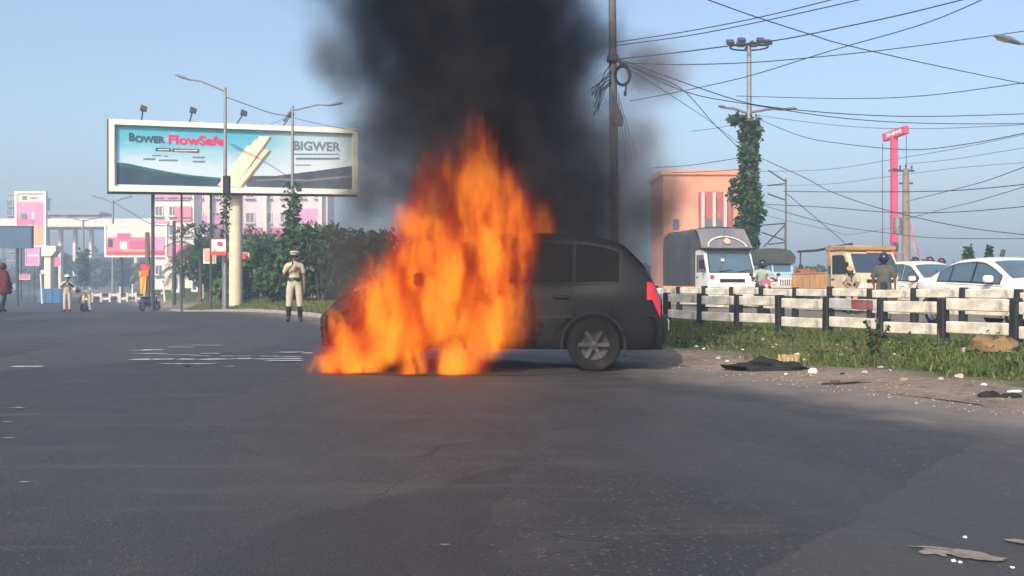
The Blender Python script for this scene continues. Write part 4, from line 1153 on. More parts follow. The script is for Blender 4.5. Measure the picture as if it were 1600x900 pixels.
# --- tan pickup truck with drop-side bed
TANP = mat('cream_truck_paint', (0.66, 0.50, 0.33), 0.45, 0.08, 2.0, dirt=(0.45, 0.3, 0.18), dirt_amt=.45)
ORANGE = mat('orange_tan_panel', (0.5, 0.27, 0.12), 0.6, 0.15, 2.0, dirt=(0.36, 0.2, 0.1), dirt_amt=.5)
KHAKI = mat('khaki_canvas', (0.36, 0.22, 0.1), 0.85, 0.15, 4.0, bump=.4)
PLYW = mat('weathered_plywood', (0.36, 0.3, 0.21), 0.85, 0.2, 3.0, dirt=(0.3, 0.12, 0.1), dirt_amt=.4)
P = at(1336, 440, 31.0)
pk = thing('pickup_truck', 'cream and tan drop-side pickup truck beside the policeman in khaki', 'truck', (P.x, P.y, .02), R(-79))
cabp = [(-.1, .55), (1.2, .55), (1.42, .7), (1.42, 1.12), (1.3, 1.2), (.86, 1.9), (.75, 1.96), (-.1, 1.96)]
q = MB(); q.prism(cabp, -.82, .82); bevmod(q.build('cab', TANP, pk), .05, 3)
slope_panel(1.28, 1.26, .9, 1.85, -.74, .74, .02, .03, .05).build('windscreen', glassmat('slate_windscreen', (0.035, 0.055, 0.085)), pk)
q = MB(); q.box((.3, 0, 2.03), (1.3, 1.74, .17), bev=.06); q.box((-.14, 0, 1.75), (.22, 1.72, .6), bev=.06); q.build('canvas_cover', KHAKI, pk, smooth=True)
for sg in (1, -1):
    d_ = MB(); d_.prism([(.0, .62), (.95, .62), (1.1, 1.18), (.0, 1.18)], sg * .825, sg * .84); o = bevmod(d_.build('door', TANP, pk), .008)
    h_ = MB(); h_.box((.12, sg * .85, 1.05), (.14, .03, .04)); h_.build('handle', PLASTIC, o)
    d_ = MB(); d_.prism([(.06, 1.22), (1.02, 1.22), (.78, 1.76), (.66, 1.82), (.06, 1.82)], sg * .825, sg * .838); d_.build('side_window', GLASSD, pk)
    hl = MB(); hl.box((1.42, sg * .58, .85), (.06, .3, .17), bev=.03); hl.build('headlight', LENS, pk)
    mm = MB(); mm.tube([(1.1, sg * .82, 1.35), (1.2, sg * 1.0, 1.38)], .014, 5); mm.box((1.2, sg * 1.02, 1.46), (.06, .16, .24), bev=.02); mm.build('wing_mirror', PLASTIC, pk)
    for xw in (.75, -1.75): wheel(pk, xw, sg * .7, .33, .2, sg, HUBG, spokes=5)
    for k, (xa, xb) in enumerate(((-2.6, -1.45), (-1.42, -.28))):
        s_ = MB(); s_.box(((xa + xb) / 2, sg * .85, .98), (xb - xa, .045, .46), bev=.01)
        for j in range(3): s_.box((lerp(xa, xb, (j + .5) / 3), sg * .88, .98), (.05, .02, .42))
        s_.build('drop_side', ORANGE, pk)
    rl = MB(); rl.tube([(-2.6, sg * .85, 1.24), (-.25, sg * .85, 1.26)], .03, 6); rl.build('side_rail', KHAKI, pk)
q = MB(); q.box((-1.45, 0, .74), (2.4, 1.7, .1)); q.build('bed_floor', ORANGE, pk)
q = MB(); q.box((-2.62, 0, .98), (.05, 1.7, .46)); q.build('tailgate', ORANGE, pk)
q = MB(); q.box((1.45, 0, .56), (.12, 1.66, .22), bev=.03); q.build('bumper', PLASTIC, pk)
q = MB(); q.box((-.8, 0, .6), (3.6, .7, .16)); q.build('chassis', PLASTIC, pk)
q = MB(); q.box((.93, .1, 1.9), (.02, .5, .07), ry=-.4); q.build('roof_lettering_strip', KHAKI, pk)
q = MB(); q.box((1.43, 0, 1.0), (.02, .9, .1)); q.build('grille', PLASTIC, pk)
# plywood crates riding on the bed
for k, (x, y, w_, h_, lab, mm) in enumerate(((-2.3, -.45, .55, .42, 'weathered plywood crate at the tail of the pickup bed', PLYW), (-1.55, -.42, .75, .48, 'long grey plywood crate in the middle of the pickup bed', PLYW), (-2.32, -.45, .4, .2, 'small dusty red box on top of the plywood crate', mat('dusty_red_box', (.32, .1, .08), .8, .25, 5)))):
    c_ = thing('crate', lab, 'crate', pk.matrix_basis @ Vector((x, y, .79 + (.425 if k == 2 else 0))), R(-79))
    q = MB(); q.box((0, 0, h_ / 2), (w_, .6, h_)); q.build('box_body', mm, c_)
    for s in (-1, 1):
        q = MB(); q.box((s * (w_ / 2 - .04), -.31, h_ / 2), (.07, .03, h_)); q.build('batten', mm, c_)
    q = MB(); q.box((0, -.31, h_ - .035), (w_ - .16, .03, .06)); q.build('batten', mm, c_)
# loading pipe rack behind the cab
rk = MB(); rk.tube([(-.35, -.7, 1.2), (-.35, -.7, 2.15)], .03, 6); rk.tube([(-2.3, -.7, 1.22), (-2.3, -.7, 2.0)], .03, 6); rk.tube([(-2.45, -.7, 2.02), (-1.2, -.7, 2.02), (.75, -.55, 2.16)], .045, 6); rk.build('ladder_rack', STEEL, pk)

# --- two-wheelers
def bike(name, label, cat, loc, heading, paint, scooter=False, lean=.0):
    t = thing(name, label, cat, loc, R(heading))
    r = .25 if scooter else .3
    for xw in (.62, -.62):
        w_ = MB(); w_.lathe([(r * .7, -.05), (r * .93, -.05), (r, -.02), (r, .02), (r * .93, .05), (r * .7, .05), (r * .7, -.05)], 18, axis='y')
        o = w_.build('wheel', RUBBER, t, smooth=True); o.location = (xw, 0, r)
        q = MB(); q.lathe([(r * .72, -.03), (r * .66, 0), (r * .72, .03)], 18, axis='y')
        for k in range(5):
            a = 2 * math.pi * k / 5; q.box((math.cos(a) * r * .35, 0, math.sin(a) * r * .35), (r * .7, .025, .03), ry=-a)
        q.build('rim', HUBG, o)
    fk = MB()
    for s in (-1, 1): fk.tube([(.62, s * .08, r), (.42, s * .08, .88)], .022, 6)
    fk.build('fork', GALV, t)
    hb = MB(); hb.tube([(.3, -.36, 1.0), (.4, -.15, .97), (.42, 0, .93), (.4, .15, .97), (.3, .36, 1.0)], .016, 6); hb.build('handlebar', STEEL, t)
    hd = MB(); hd.ball((.52, 0, .86), (.09, .1, .1)); hd.build('headlight', LENS, t, smooth=True)
    if scooter:
        b_ = MB(); b_.ball((-.42, 0, .55), (.5, .24, .24), 14, 8); b_.prism([(-.1, .3), (.3, .28), (.46, .85), (.38, .9), (.22, .42), (-.1, .42)], -.17, .17); b_.build('body', paint, t, smooth=True, angle=40)
        st = MB(); st.ball((-.4, 0, .8), (.42, .17, .08), 12, 6); st.build('seat', PLASTIC, t, smooth=True)
        tl = MB(); tl.box((-.9, 0, .6), (.06, .18, .1), bev=.02); tl.build('tail_light', TAIL, t)
        fd = MB(); fd.prism([(.4, .5), (.82, .52), (.84, .46), (.6, .56), (.42, .62)], -.09, .09); fd.build('fender', paint, t)
    else:
        b_ = MB(); b_.ball((.1, 0, .78), (.3, .15, .14), 12, 8); b_.build('fuel_tank', paint, t, smooth=True)
        e_ = MB(); e_.box((.02, 0, .42), (.4, .26, .32), bev=.05); e_.tube([(.35, 0, .8), (.2, 0, .3), (-.3, 0, .35), (-.3, 0, .7)], .03, 6); e_.build('engine', STEEL, t)
        st = MB(); st.box((-.42, 0, .8), (.68, .24, .1), bev=.045); st.build('seat', PLASTIC, t)
        fd = MB(); fd.prism([(.4, .6), (.62, .66), (.88, .52), (.86, .48), (.62, .62), (.42, .56)], -.07, .07); fd.build('fender', paint, t)
        tl = MB(); tl.box((-.82, 0, .76), (.06, .16, .08), bev=.02); tl.build('tail_light', TAIL, t)
        fr = MB(); fr.prism([(.38, .82), (.6, .86), (.56, 1.02), (.44, 1.04)], -.13, .13); fr.build('headlamp_cowl', paint, t)
    for s in (-1, 1):
        mm = MB(); mm.tube([(.36, s * .26, 1.0), (.34, s * .36, 1.15)], .008, 5); mm.ball((.34, s * .38, 1.18), (.02, .06, .045), 8, 5); mm.build('mirror', PLASTIC, t)
    ex = MB(); ex.tube([(.05, -.14, .28), (-.4, -.17, .3), (-.8, -.17, .4)], [.025, .045, .04], 8); ex.build('exhaust', GALV, t)
    sn = MB(); sn.tube([(-.05, .12, .3), (-.1, .26, .0)], .015, 5); sn.build('stand', STEEL, t)
    return t
P = at(1192, 440, 27.6)
MOTO = (P.x, P.y, .0)
bike('motorcycle', 'red motorcycle ridden by a man in a black helmet before the jeep', 'motorcycle', (P.x, P.y, .02), -96, mat('red_bike_paint', (.42, .03, .04), .3, .08, coat=.5))
P = at(234, 440, 58); 
bike('scooter', 'dark blue scooter parked alone far down the road at left', 'scooter', (P.x, P.y, gnd(P.x, P.y)), 68, mat('blue_scooter_paint', (.03, .06, .13), .35, .1, coat=.4), True)

# ================================================================== PEOPLE
SKIN = mat('skin_brown', (0.2, 0.105, 0.065), 0.55, 0.1, 8.0)
HAIR = mat('black_hair', (0.015, 0.012, 0.011), 0.5, 0.2, 20.0)
CREAMC = mat('cream_uniform_cloth', (0.43, 0.385, 0.29), 0.85, 0.1, 7.0, bump=.3)
KHAKIC = mat('khaki_cloth', (0.42, 0.3, 0.16), 0.85, 0.12, 7.0, bump=.3)
GREENC = mat('grey_green_cloth', (0.10, 0.105, 0.085), 0.85, 0.15, 7.0, bump=.3)
DARKC = mat('dark_cloth', (0.03, 0.03, 0.034), 0.8, 0.2, 7.0)
CRIMS = mat('crimson_cloth', (0.075, 0.006, 0.014), 0.8, 0.2, 5.0, bump=.3)
BOOT = mat('black_boot_leather', (0.018, 0.017, 0.017), 0.35, 0.2, 9.0)
HELB = mat('black_helmet', (0.015, 0.015, 0.016), 0.25, 0.1, 6.0, coat=.5)
HELW = mat('white_helmet', (0.75, 0.73, 0.7), 0.3, 0.05, 6.0, coat=.4)
HELM = mat('maroon_helmet', (0.11, 0.015, 0.02), 0.35, 0.1, 6.0, coat=.4)
VISOR = glassmat('helmet_visor', (0.03, 0.035, 0.04))
EYE = mat('eye_white', (.5, .48, .45), .3, .05); LIP = mat('lip', (.13, .05, .04), .5, .1)

BASE = dict(pelvis=(0, 0, .95), waist=(0, -.005, 1.08), chest=(0, .0, 1.28), neckb=(0, .01, 1.43), neck=(0, 0, 1.50), head=(0, -.02, 1.60), crown=(0, -.01, 1.685), chin=(0, -.075, 1.545),
            shl=(.17, .01, 1.39), ell=(.22, .03, 1.11), wrl=(.235, -.04, .88), pal=(.235, -.06, .81),
            shr=(-.17, .01, 1.39), elr=(-.22, .03, 1.11), wrr=(-.235, -.04, .88), par=(-.235, -.06, .81),
            hil=(.09, 0, .9), knl=(.105, -.015, .5), anl=(.11, .02, .09), tol=(.125, -.13, .035),
            hir=(-.09, 0, .9), knr=(-.105, -.015, .5), anr=(-.11, .02, .09), tor=(-.125, -.13, .035))
RAD = dict(pelvis=(.15, .11), waist=(.135, .10), chest=(.155, .11), neckb=(.075, .065), neck=(.055, .055), head=(.078, .095), crown=(.055, .07), chin=(.042, .04),
           sh=(.062, .062), el=(.043, .043), wr=(.03, .028), pa=(.036, .018), hi=(.088, .09), kn=(.06, .06), an=(.042, .045), to=(.038, .03))
BONES = [('pelvis', 'waist'), ('waist', 'chest'), ('chest', 'neckb'), ('neckb', 'neck'), ('neck', 'head'), ('head', 'crown'), ('head', 'chin')] + \
        [(a + s, b + s) for s in 'lr' for a, b in (('sh', 'el'), ('el', 'wr'), ('wr', 'pa'), ('hi', 'kn'), ('kn', 'an'), ('an', 'to'))] + \
        [('chest', 'shl'), ('chest', 'shr'), ('pelvis', 'hil'), ('pelvis', 'hir')]
def rad(j):
    return RAD[j] if j in RAD else RAD[j[:2]]
def person(name, label, loc, rz, pose, clothes, h=1.72, stout=1.0, face=True, group=None, head_mat=None, hair=True):
    """one continuous skinned body; clothes = list of (part name, material, bone test, offset)"""
    J = {k: Vector(pose.get(k, v)) for k, v in BASE.items()}
    names = list(J); idx = {k: i for i, k in enumerate(names)}
    vs = [J[k] for k in names]; rs = [Vector(rad(k)) * (stout if k in ('pelvis', 'waist', 'chest') else 1) for k in names]
    es = [(idx[a], idx[b]) for a, b in BONES]; bl = list(BONES)
    for s, sg in (('l', 1), ('r', -1)):
        w_ = J['wr' + s]; p_ = J['pa' + s]; d = (p_ - w_).normalized(); fwd = Vector((0, -1, 0)) if abs(d.y) < .8 else Vector((0, 0, 1))
        side = d.cross(fwd).normalized(); curl = side.cross(d).normalized()
        for k in range(5):
            if k == 4: st = w_.lerp(p_, .5); dd = (d * .6 + fwd * .8).normalized(); L = .05
            else: st = p_; dd = (d + fwd * (.3 * (k - 1.5)) * .35).normalized(); L = (.065, .075, .07, .055)[k]
            b0 = len(vs); off = fwd * (.014 * (k - 1.5)) if k < 4 else fwd * .02
            vs += [p_ + off + d * .03 if k < 4 else st + off, (p_ + off + d * .03 if k < 4 else st + off) + dd * L * .55, (p_ + off + d * .03 if k < 4 else st + off) + dd * L * .9 + curl * (.02)]
            rs += [Vector((.010, .010)), Vector((.0095, .0095)), Vector((.008, .008))]
            es += [(idx['pa' + s], b0), (b0, b0 + 1), (b0 + 1, b0 + 2)]
    me = bpy.data.meshes.new(name); me.from_pydata(vs, es, []); o = bpy.data.objects.new(name, me); COL.objects.link(o)
    md = o.modifiers.new('skin', 'SKIN'); md.use_smooth_shade = True; md.branch_smoothing = .6
    sk_ = me.skin_vertices[0].data
    for i, r_ in enumerate(rs): sk_[i].radius = r_; sk_[i].use_root = (i == idx['pelvis'])
    s2 = o.modifiers.new('sub', 'SUBSURF'); s2.levels = 1; s2.render_levels = 1
    dg = bpy.context.evaluated_depsgraph_get(); dg.update()
    bme = bpy.data.meshes.new_from_object(o.evaluated_get(dg)); bpy.data.objects.remove(o); bpy.data.meshes.remove(me)
    bme.name = 'body'; bme.materials.clear(); bme.materials.append(head_mat or SKIN)
    sc_ = h / 1.72
    root = thing(name, label, 'person', loc, rz, group); root.scale = (sc_,) * 3
    body = bpy.data.objects.new('body', bme); COL.objects.link(body); body.parent = root
    seg = [(a, b, J[a], J[b]) for a, b in bl] + [('pa' + s, 'fi', J['pa' + s], J['pa' + s] + (J['pa' + s] - J['wr' + s]).normalized() * .12) for s in 'lr']
    vn = [v.normal.copy() for v in bme.vertices]
    fb = []
    for p in bme.polygons:
        c = p.center; best = None
        for (a, b, A, B_) in seg:
            d_ = B_ - A; t = max(0, min(1, (c - A).dot(d_) / max(1e-9, d_.length_squared)))
            q = (c - A - d_ * t).length - (lerp(rad(a)[0], rad(b)[0] if b != 'fi' else .01, t)) 
            if best is None or q < best[0]: best = (q, a, b, t)
        fb.append((best[1], best[2], best[3], c))
    for (pn, mm, test, off) in clothes:
        ids = [p.index for p in bme.polygons if test(*fb[p.index])]
        used = {}; nv = []; nf = []
        for i in ids:
            f_ = []
            for vi in bme.polygons[i].vertices:
                if vi not in used:
                    used[vi] = len(nv); co_ = bme.vertices[vi].co + vn[vi] * (off + .004 * mnoise.noise(bme.vertices[vi].co * 9)); nv.append(co_)
                f_.append(used[vi])
            nf.append(f_)
        if nf:
            g_ = MB(); g_.add(nv, nf); g_.build(pn, mm, root, smooth=True, recalc=False, angle=80)
    H = J['head']; U = (J['crown'] - J['neck']).normalized(); Fw = (J['chin'] - J['neck']); Fw = (Fw - U * Fw.dot(U)).normalized(); Sd = U.cross(Fw)
    def hp(s, f, u): return H + Sd * s + Fw * f + U * u
    if face:
        for s in (-1, 1):
            e = MB(); e.ball(hp(s * .03, .085, .01), (.012, .008, .008), 8, 5); e.build('eye', EYE, root, smooth=True)
            e = MB(); e.ball(hp(s * .083, .0, 0), (.012, .022, .032), 8, 5); e.build('ear', SKIN, root, smooth=True)
        e = MB(); e.add([hp(0, .088, .02), hp(.016, .085, -.025), hp(-.016, .085, -.025), hp(0, .115, -.022)], [(0, 1, 3), (0, 3, 2), (1, 2, 3)]); e.build('nose', SKIN, root)
        e = MB(); e.ball(hp(0, .083, -.052), (.025, .008, .007), 8, 5); e.build('mouth', LIP, root)
    if hair:
        e = MB(); e.ball(hp(0, -.012, .025), (.088, .098, .085), 14, 9)
        e.v = [v for v in e.v]; keep = [f for f in e.f if (sum((Vector(e.v[i]) - H).dot(U) for i in f) / len(f) > .02 or sum((Vector(e.v[i]) - H).dot(Fw) for i in f) / len(f) < -.01)]
        e.f = keep; e.mi = [0] * len(keep); e.build('hair', HAIR, root, smooth=True)
    root['_'] = 1; del root['_']
    return root, J, hp
def is_torso(a, b, t, c): return (a, b) in (('pelvis', 'waist'), ('waist', 'chest'), ('chest', 'neckb')) or (a == 'chest') or (b[:2] == 'sh')
def sleeve(t1): return lambda a, b, t, c: (a[:2] == 'sh' and b[:2] == 'el' and t < t1) or (t1 > 1 and a[:2] == 'el' and b[:2] == 'wr' and t < t1 - 1)
def shirt(t1): s_ = sleeve(t1); return lambda a, b, t, c: is_torso(a, b, t, c) or s_(a, b, t, c)
def trousers(t1): return lambda a, b, t, c: a[:2] == 'hi' or (a[:2] == 'kn' and t < t1) or (a == 'pelvis' and b[:2] == 'hi') or ((a, b) == ('pelvis', 'waist') and t < .35)
def boots(t0): return lambda a, b, t, c: (a[:2] == 'kn' and t >= t0) or a[:2] == 'an'
def beltt(a, b, t, c): return (a, b) == ('pelvis', 'waist') and .3 < t < .85
def gloves(a, b, t, c): return (a[:2] == 'el' and t > .35) or a[:2] == 'wr' or a[:2] == 'pa'
def helmet(root, hp, mm, visor=True, r=.135, open_face=False):
    e = MB(); e.ball((0, 0, 0), (r * .95, r * 1.08, r), 18, 12)
    C = hp(0, -.005, .02); U = (hp(0, 0, 1) - hp(0, 0, 0)); Fw = hp(0, 1, 0) - hp(0, 0, 0); Sd = hp(1, 0, 0) - hp(0, 0, 0)
    e.v = [tuple(C + Sd * v[0] + Fw * v[1] + U * v[2]) for v in e.v]
    keep = []
    for f in e.f:
        m_ = sum(((Vector(e.v[i]) - C) for i in f), Vector()) / len(f)
        if m_.dot(U) < (-.02 if open_face else -.11): continue
        keep.append(f)
    e.f = keep; e.mi = [0] * len(keep)
    o = e.build('helmet', mm, root, smooth=True)
    if visor:
        v_ = MB(); rows = []
        for i in range(9):
            a = R(-62 + 124 * i / 8); rows.append([tuple(C + Sd * math.sin(a) * r * (.99) * k + Fw * math.cos(a) * r * 1.12 * k + U * z) for z, k in ((-.055, .93), (-.02, 1.0), (.03, .99))])
        v_.grid(rows); v_.build('visor', VISOR, o, smooth=True)
    return o
def cap(root, hp, mm, band=None):
    e = MB(); C = hp(0, -.005, .05); U = hp(0, 0, 1) - hp(0, 0, 0); Fw = hp(0, 1, 0) - hp(0, 0, 0); Sd = hp(1, 0, 0) - hp(0, 0, 0)
    def ring(r1, r2, u, f=0): return [tuple(C + Sd * r1 * math.cos(a) + Fw * (r2 * math.sin(a) + f) + U * u) for a in [2 * math.pi * k / 16 for k in range(16)]]
    rows = [ring(.092, .108, -.02), ring(.094, .11, .02), ring(.115, .135, .05, .005), ring(.10, .115, .075, .0), ring(.02, .02, .08, 0)]
    rows = [r_ + [r_[0]] for r_ in rows]; e.grid(rows); o = e.build('cap', mm, root, smooth=True)
    v_ = MB(); rr = []
    for i in range(9):
        a = R(-60 + 120 * i / 8); rr.append([tuple(C + Sd * math.sin(a) * .095 + Fw * math.cos(a) * .11 + U * -.012), tuple(C + Sd * math.sin(a) * .12 + Fw * (math.cos(a) * .16) + U * -.04)])
    v_.grid(rr); v_.build('cap_visor', BOOT, o, smooth=True)
def facing(X, Y): return math.atan2(X, -Y) * -1 if False else math.atan2(-X, Y) * -1 * -1
def face_cam(P): return math.atan2(-P.x, P.y) * 1.0
def stand(x, y, Y):
    X = (x - 800) / F * Y; C = cof(X, Y)
    z = vz(C, Y) if 7.8 < C < 18.4 else .02 if C > 18.4 else gz(C, Y)
    return Vector((X, Y, z))

# officer standing by the fire, hand raised to his mouth
P = stand(460, 503, 24.0)
pose = dict(elr=(-.25, .0, 1.12), wrr=(-.13, -.2, 1.3), par=(-.06, -.22, 1.37), ell=(.225, .02, 1.11), wrl=(.235, -.03, .87), pal=(.235, -.05, .80),
            hil=(.1, 0, .9), knl=(.125, -.015, .5), anl=(.14, .02, .09), tol=(.165, -.13, .035), hir=(-.1, 0, .9), knr=(-.125, -.015, .5), anr=(-.14, .02, .09), tor=(-.165, -.13, .035))
rt, J, hp = person('person', 'man in cream uniform, black knee boots and peaked cap, hand raised to mouth', P, -face_cam(P) * -1, pose,
    [('trousers', CREAMC, trousers(.25), .022), ('shirt', CREAMC, shirt(.75), .018), ('belt', BOOT, beltt, .03), ('boots', BOOT, boots(.22), .014)], 1.76, 1.06)
cap(rt, hp, CREAMC)
q = MB(); q.box((.075, -.145, 1.29), (.06, .02, .06), bev=.008); q.build('badge', DARKC, rt)
q = MB(); q.box((-.0, -.15, 1.27), (.035, .02, .11), bev=.008, ry=.3); q.build('lanyard', REDP, rt)
q = MB(); q.box((-.045, -.225, 1.43), (.035, .03, .1), bev=.008); q.build('radio', PLASTIC, rt)

# white-helmeted policeman far left
P = stand(105, 486, 45)
pose = dict(elr=(-.29, -.03, 1.14), wrr=(-.09, -.2, 1.33), par=(-.03, -.22, 1.4), ell=(.29, -.03, 1.14), wrl=(.09, -.2, 1.33), pal=(.03, -.22, 1.4))
rt, J, hp = person('person', 'policeman in white helmet and cream uniform, both gloved hands raised to his chest', P, face_cam(P), pose,
    [('trousers', CREAMC, trousers(.95), .022), ('shirt', CREAMC, shirt(.85), .02), ('belt', KHAKIC, beltt, .03), ('glove', DARKC, gloves, .008), ('boots', BOOT, boots(.95), .014)], 1.72, 1.05)
helmet(rt, hp, HELW, True, .14)
q = MB(); q.ball(hp(0, .07, -.045), (.07, .05, .05), 10, 6); q.build('face_scarf', DARKC, rt, smooth=True)

# bending man behind him
P = stand(140, 486, 46)
pose = dict(waist=(.0, -.08, 1.04), chest=(0, -.28, 1.12), neckb=(0, -.41, 1.13), neck=(0, -.46, 1.14), head=(0, -.55, 1.13), crown=(0, -.63, 1.14), chin=(0, -.53, 1.06),
            shl=(.17, -.36, 1.1), shr=(-.17, -.36, 1.1), ell=(.2, -.42, .83), elr=(-.2, -.42, .83), wrl=(.15, -.5, .6), wrr=(-.15, -.5, .6), pal=(.13, -.52, .53), par=(-.13, -.52, .53))
rt, J, hp = person('person', 'man in cream clothes bending forward on the hazy road at left', P, R(-60), pose,
    [('trousers', CREAMC, trousers(.95), .022), ('shirt', CREAMC, shirt(.95), .02), ('boots', BOOT, boots(.95), .012)], 1.55, 1.05)
helmet(rt, hp, HELB, False, .125, True)
t = thing('duffel_bag', 'small dark bag on the road in front of the bending man', 'bag', stand(131, 486, 45.8) )
q = MB(); q.ball((0, 0, .2), (.2, .13, .2), 12, 8); q.build('bag_body', DARKC, t, smooth=True)
q = MB(); q.tube([(-.12, 0, .35), (-.08, 0, .5), (.08, 0, .5), (.12, 0, .35)], .015, 6); q.build('handle', PLASTIC, t)

# person in crimson coat at the left edge, walking
P = stand(5, 487, 33)
pose = dict(knl=(.10, -.12, .5), anl=(.13, -.05, .1), tol=(.15, -.2, .05), knr=(-.09, .02, .5), anr=(-.08, .22, .12), tor=(-.09, .1, .035), elr=(-.24, .0, 1.12), wrr=(-.2, -.16, .95), par=(-.18, -.2, .89))
rt, J, hp = person('person', 'person in a long crimson coat and dark leggings at the left edge', P, R(150), pose,
    [('leggings', DARKC, trousers(1.1), .012), ('sleeves', CRIMS, shirt(2.1), .03), ('boots', BOOT, boots(.9), .014)], 1.70, 1.05, face=True)
rows = []
for (z, rx_, ry_) in ((1.46, .10, .09), (1.4, .2, .13), (1.25, .24, .17), (1.05, .26, .2), (.85, .30, .24), (.70, .31, .25), (.64, .27, .22)):
    rows.append([(rx_ * math.cos(a) * (1 + .05 * math.sin(a * 6 + z * 3)), ry_ * math.sin(a) * (1 + .05 * math.sin(a * 5)), z) for a in [2 * math.pi * k / 24 for k in range(25)]])
q = MB(); q.grid(rows); q.build('coat', CRIMS, rt, smooth=True, angle=70)
q = MB(); q.ball(hp(0, -.03, .0), (.115, .125, .135), 14, 9); q.build('headscarf', mat('dark_plum_cloth', (.05, .015, .025), .8, .2, 8), rt, smooth=True)

# grey-green man seen from behind with black helmet
P = stand(1381, 480, 23.6)
pose = dict(ell=(.26, .0, 1.12), wrl=(.24, -.14, .9), pal=(.23, -.18, .84), elr=(-.26, .03, 1.12), wrr=(-.27, -.02, .88), par=(-.27, -.04, .81))
rt, J, hp = person('person', 'stout person in grey green clothes and black helmet seen from behind', P, R(180 - 22), pose,
    [('trousers', GREENC, trousers(1.1), .03), ('shirt', mat('dark_grey_green_cloth', (.075, .08, .068), .85, .15, 7, bump=.3), shirt(.95), .03), ('boots', BOOT, boots(.9), .014)], 1.66, 1.3, face=False)
helmet(rt, hp, HELB, True, .145)
q = MB(); q.ball(hp(0.0, -.145, .0), (.022, .012, .022), 8, 5); q.build('helmet_badge', HELW, rt)

# khaki policeman leaning before the pickup
P = stand(1331, 480, 29.0)
pose = dict(waist=(-.02, -.04, 1.06), chest=(-.05, -.14, 1.22), neckb=(-.07, -.23, 1.33), neck=(-.08, -.28, 1.37), head=(-.09, -.34, 1.42), crown=(-.10, -.36, 1.50), chin=(-.09, -.37, 1.35),
            shl=(.12, -.16, 1.29), shr=(-.23, -.16, 1.29), ell=(.2, -.16, 1.03), elr=(-.3, -.14, 1.03), wrl=(.12, -.3, .9), wrr=(-.22, -.3, .92), pal=(.07, -.34, .86), par=(-.17, -.34, .88))
rt, J, hp = person('person', 'policeman in cream shirt with dark straps and khaki cap stooping beside the pickup', P, R(-12), pose,
    [('trousers', KHAKIC, trousers(1.1), .022), ('shirt', CREAMC, shirt(.95), .035), ('belt', BOOT, beltt, .04), ('boots', BOOT, boots(.9), .014)], 1.57, 1.15)
cap(rt, hp, KHAKIC)
q = MB()
for s in (-1, 1): q.tube([(-.06 + s * .12, -.27, 1.34), (-.05, -.285, 1.2), (-.04 , -.24, 1.1)], .016, 6)
tag(q.build('strap', DARKC, rt), kind='stuff')

# rider on the red motorcycle
X, Y, _ = MOTO
sit = dict(pelvis=(0, .1, .88), waist=(0, .06, 1.0), chest=(0, .0, 1.18), neckb=(0, -.03, 1.32), neck=(0, -.05, 1.38), head=(0, -.08, 1.47), crown=(0, -.07, 1.555), chin=(0, -.135, 1.415),
           shl=(.18, -.02, 1.27), shr=(-.18, -.02, 1.27), ell=(.27, -.16, 1.06), elr=(-.27, -.16, 1.06), wrl=(.33, -.36, 1.02), wrr=(-.33, -.36, 1.02), pal=(.34, -.42, 1.02), par=(-.34, -.42, 1.02),
           hil=(.1, .06, .84), hir=(-.1, .06, .84), knl=(.2, -.32, .72), knr=(-.2, -.32, .72), anl=(.2, -.12, .32), anr=(-.2, -.12, .32), tol=(.21, -.26, .25), tor=(-.21, -.26, .25))
rt, J, hp = person('person', 'rider in black helmet and pale green shirt sitting on the red motorcycle', (X, Y, .02), R(-6), {k: (v[0], v[1] + .12, v[2]) for k, v in {**BASE, **sit}.items()},
    [('trousers', DARKC, trousers(1.1), .02), ('shirt', mat('pale_green_cloth', (.36, .43, .36), .85, .1, 7, bump=.3), shirt(.9), .022), ('boots', BOOT, boots(.9), .012)], 1.72, 1.05)
helmet(rt, hp, HELB, True, .145)

# heads above the white hatchback roof
for (x, Y, hm, lab, hgt, cl) in ((1452, 34.2, HELM, 'person in maroon helmet standing beyond the white hatchback roof', 1.84, DARKC), (1471, 34.6, HELM, 'second maroon helmet, smaller and further right, beyond the white hatchback', 1.8, GREENC), (1430, 34.8, HELB, 'person in black helmet beyond the rear of the white hatchback', 1.84, KHAKIC)):
    P = stand(x, 480, Y)
    rt, J, hp = person('person', lab, P, R(random.uniform(-30, 30)), {}, [('trousers', DARKC, trousers(1.1), .02), ('shirt', cl, shirt(.9), .02), ('boots', BOOT, boots(.9), .012)], hgt, 1.05)
    helmet(rt, hp, hm, True, .145)

# ================================================================== POLES, LAMPS AND WIRES
def lamp_head(mb_parent, p, d, L=.75, w=.2):
    """cobra-head lantern reaching from p along d"""
    d = Vector(d).normalized(); s = d.cross(Vector((0, 0, 1))).normalized(); u = s.cross(d)
    mb = MB(); rows = []
    for (f, ww, up, dn) in ((0, .05, .04, .04), (.2, .07, .05, .05), (.4, w * .5, .08, .06), (.75, w * .5, .07, .06), (1, w * .25, .02, .03)):
        c = Vector(p) + d * L * f
        rows.append([tuple(c + s * ww * math.cos(a) + u * ((up if math.sin(a) > 0 else dn) * math.sin(a))) for a in [2 * math.pi * k / 10 for k in range(11)]])
    mb.grid(rows); mb.add(rows[-1][:10], [tuple(range(10))])
    o = mb.build('lamp_head', GALV, mb_parent, smooth=True)
    q = MB(); c0 = Vector(p) + d * L * .45 - u * .062; c1 = Vector(p) + d * L * .85 - u * .06
    q.add([c0 + s * w * .35, c1 + s * w * .35, c1 - s * w * .35, c0 - s * w * .35], [(0, 1, 2, 3)]); q.build('lens', LENS, o)
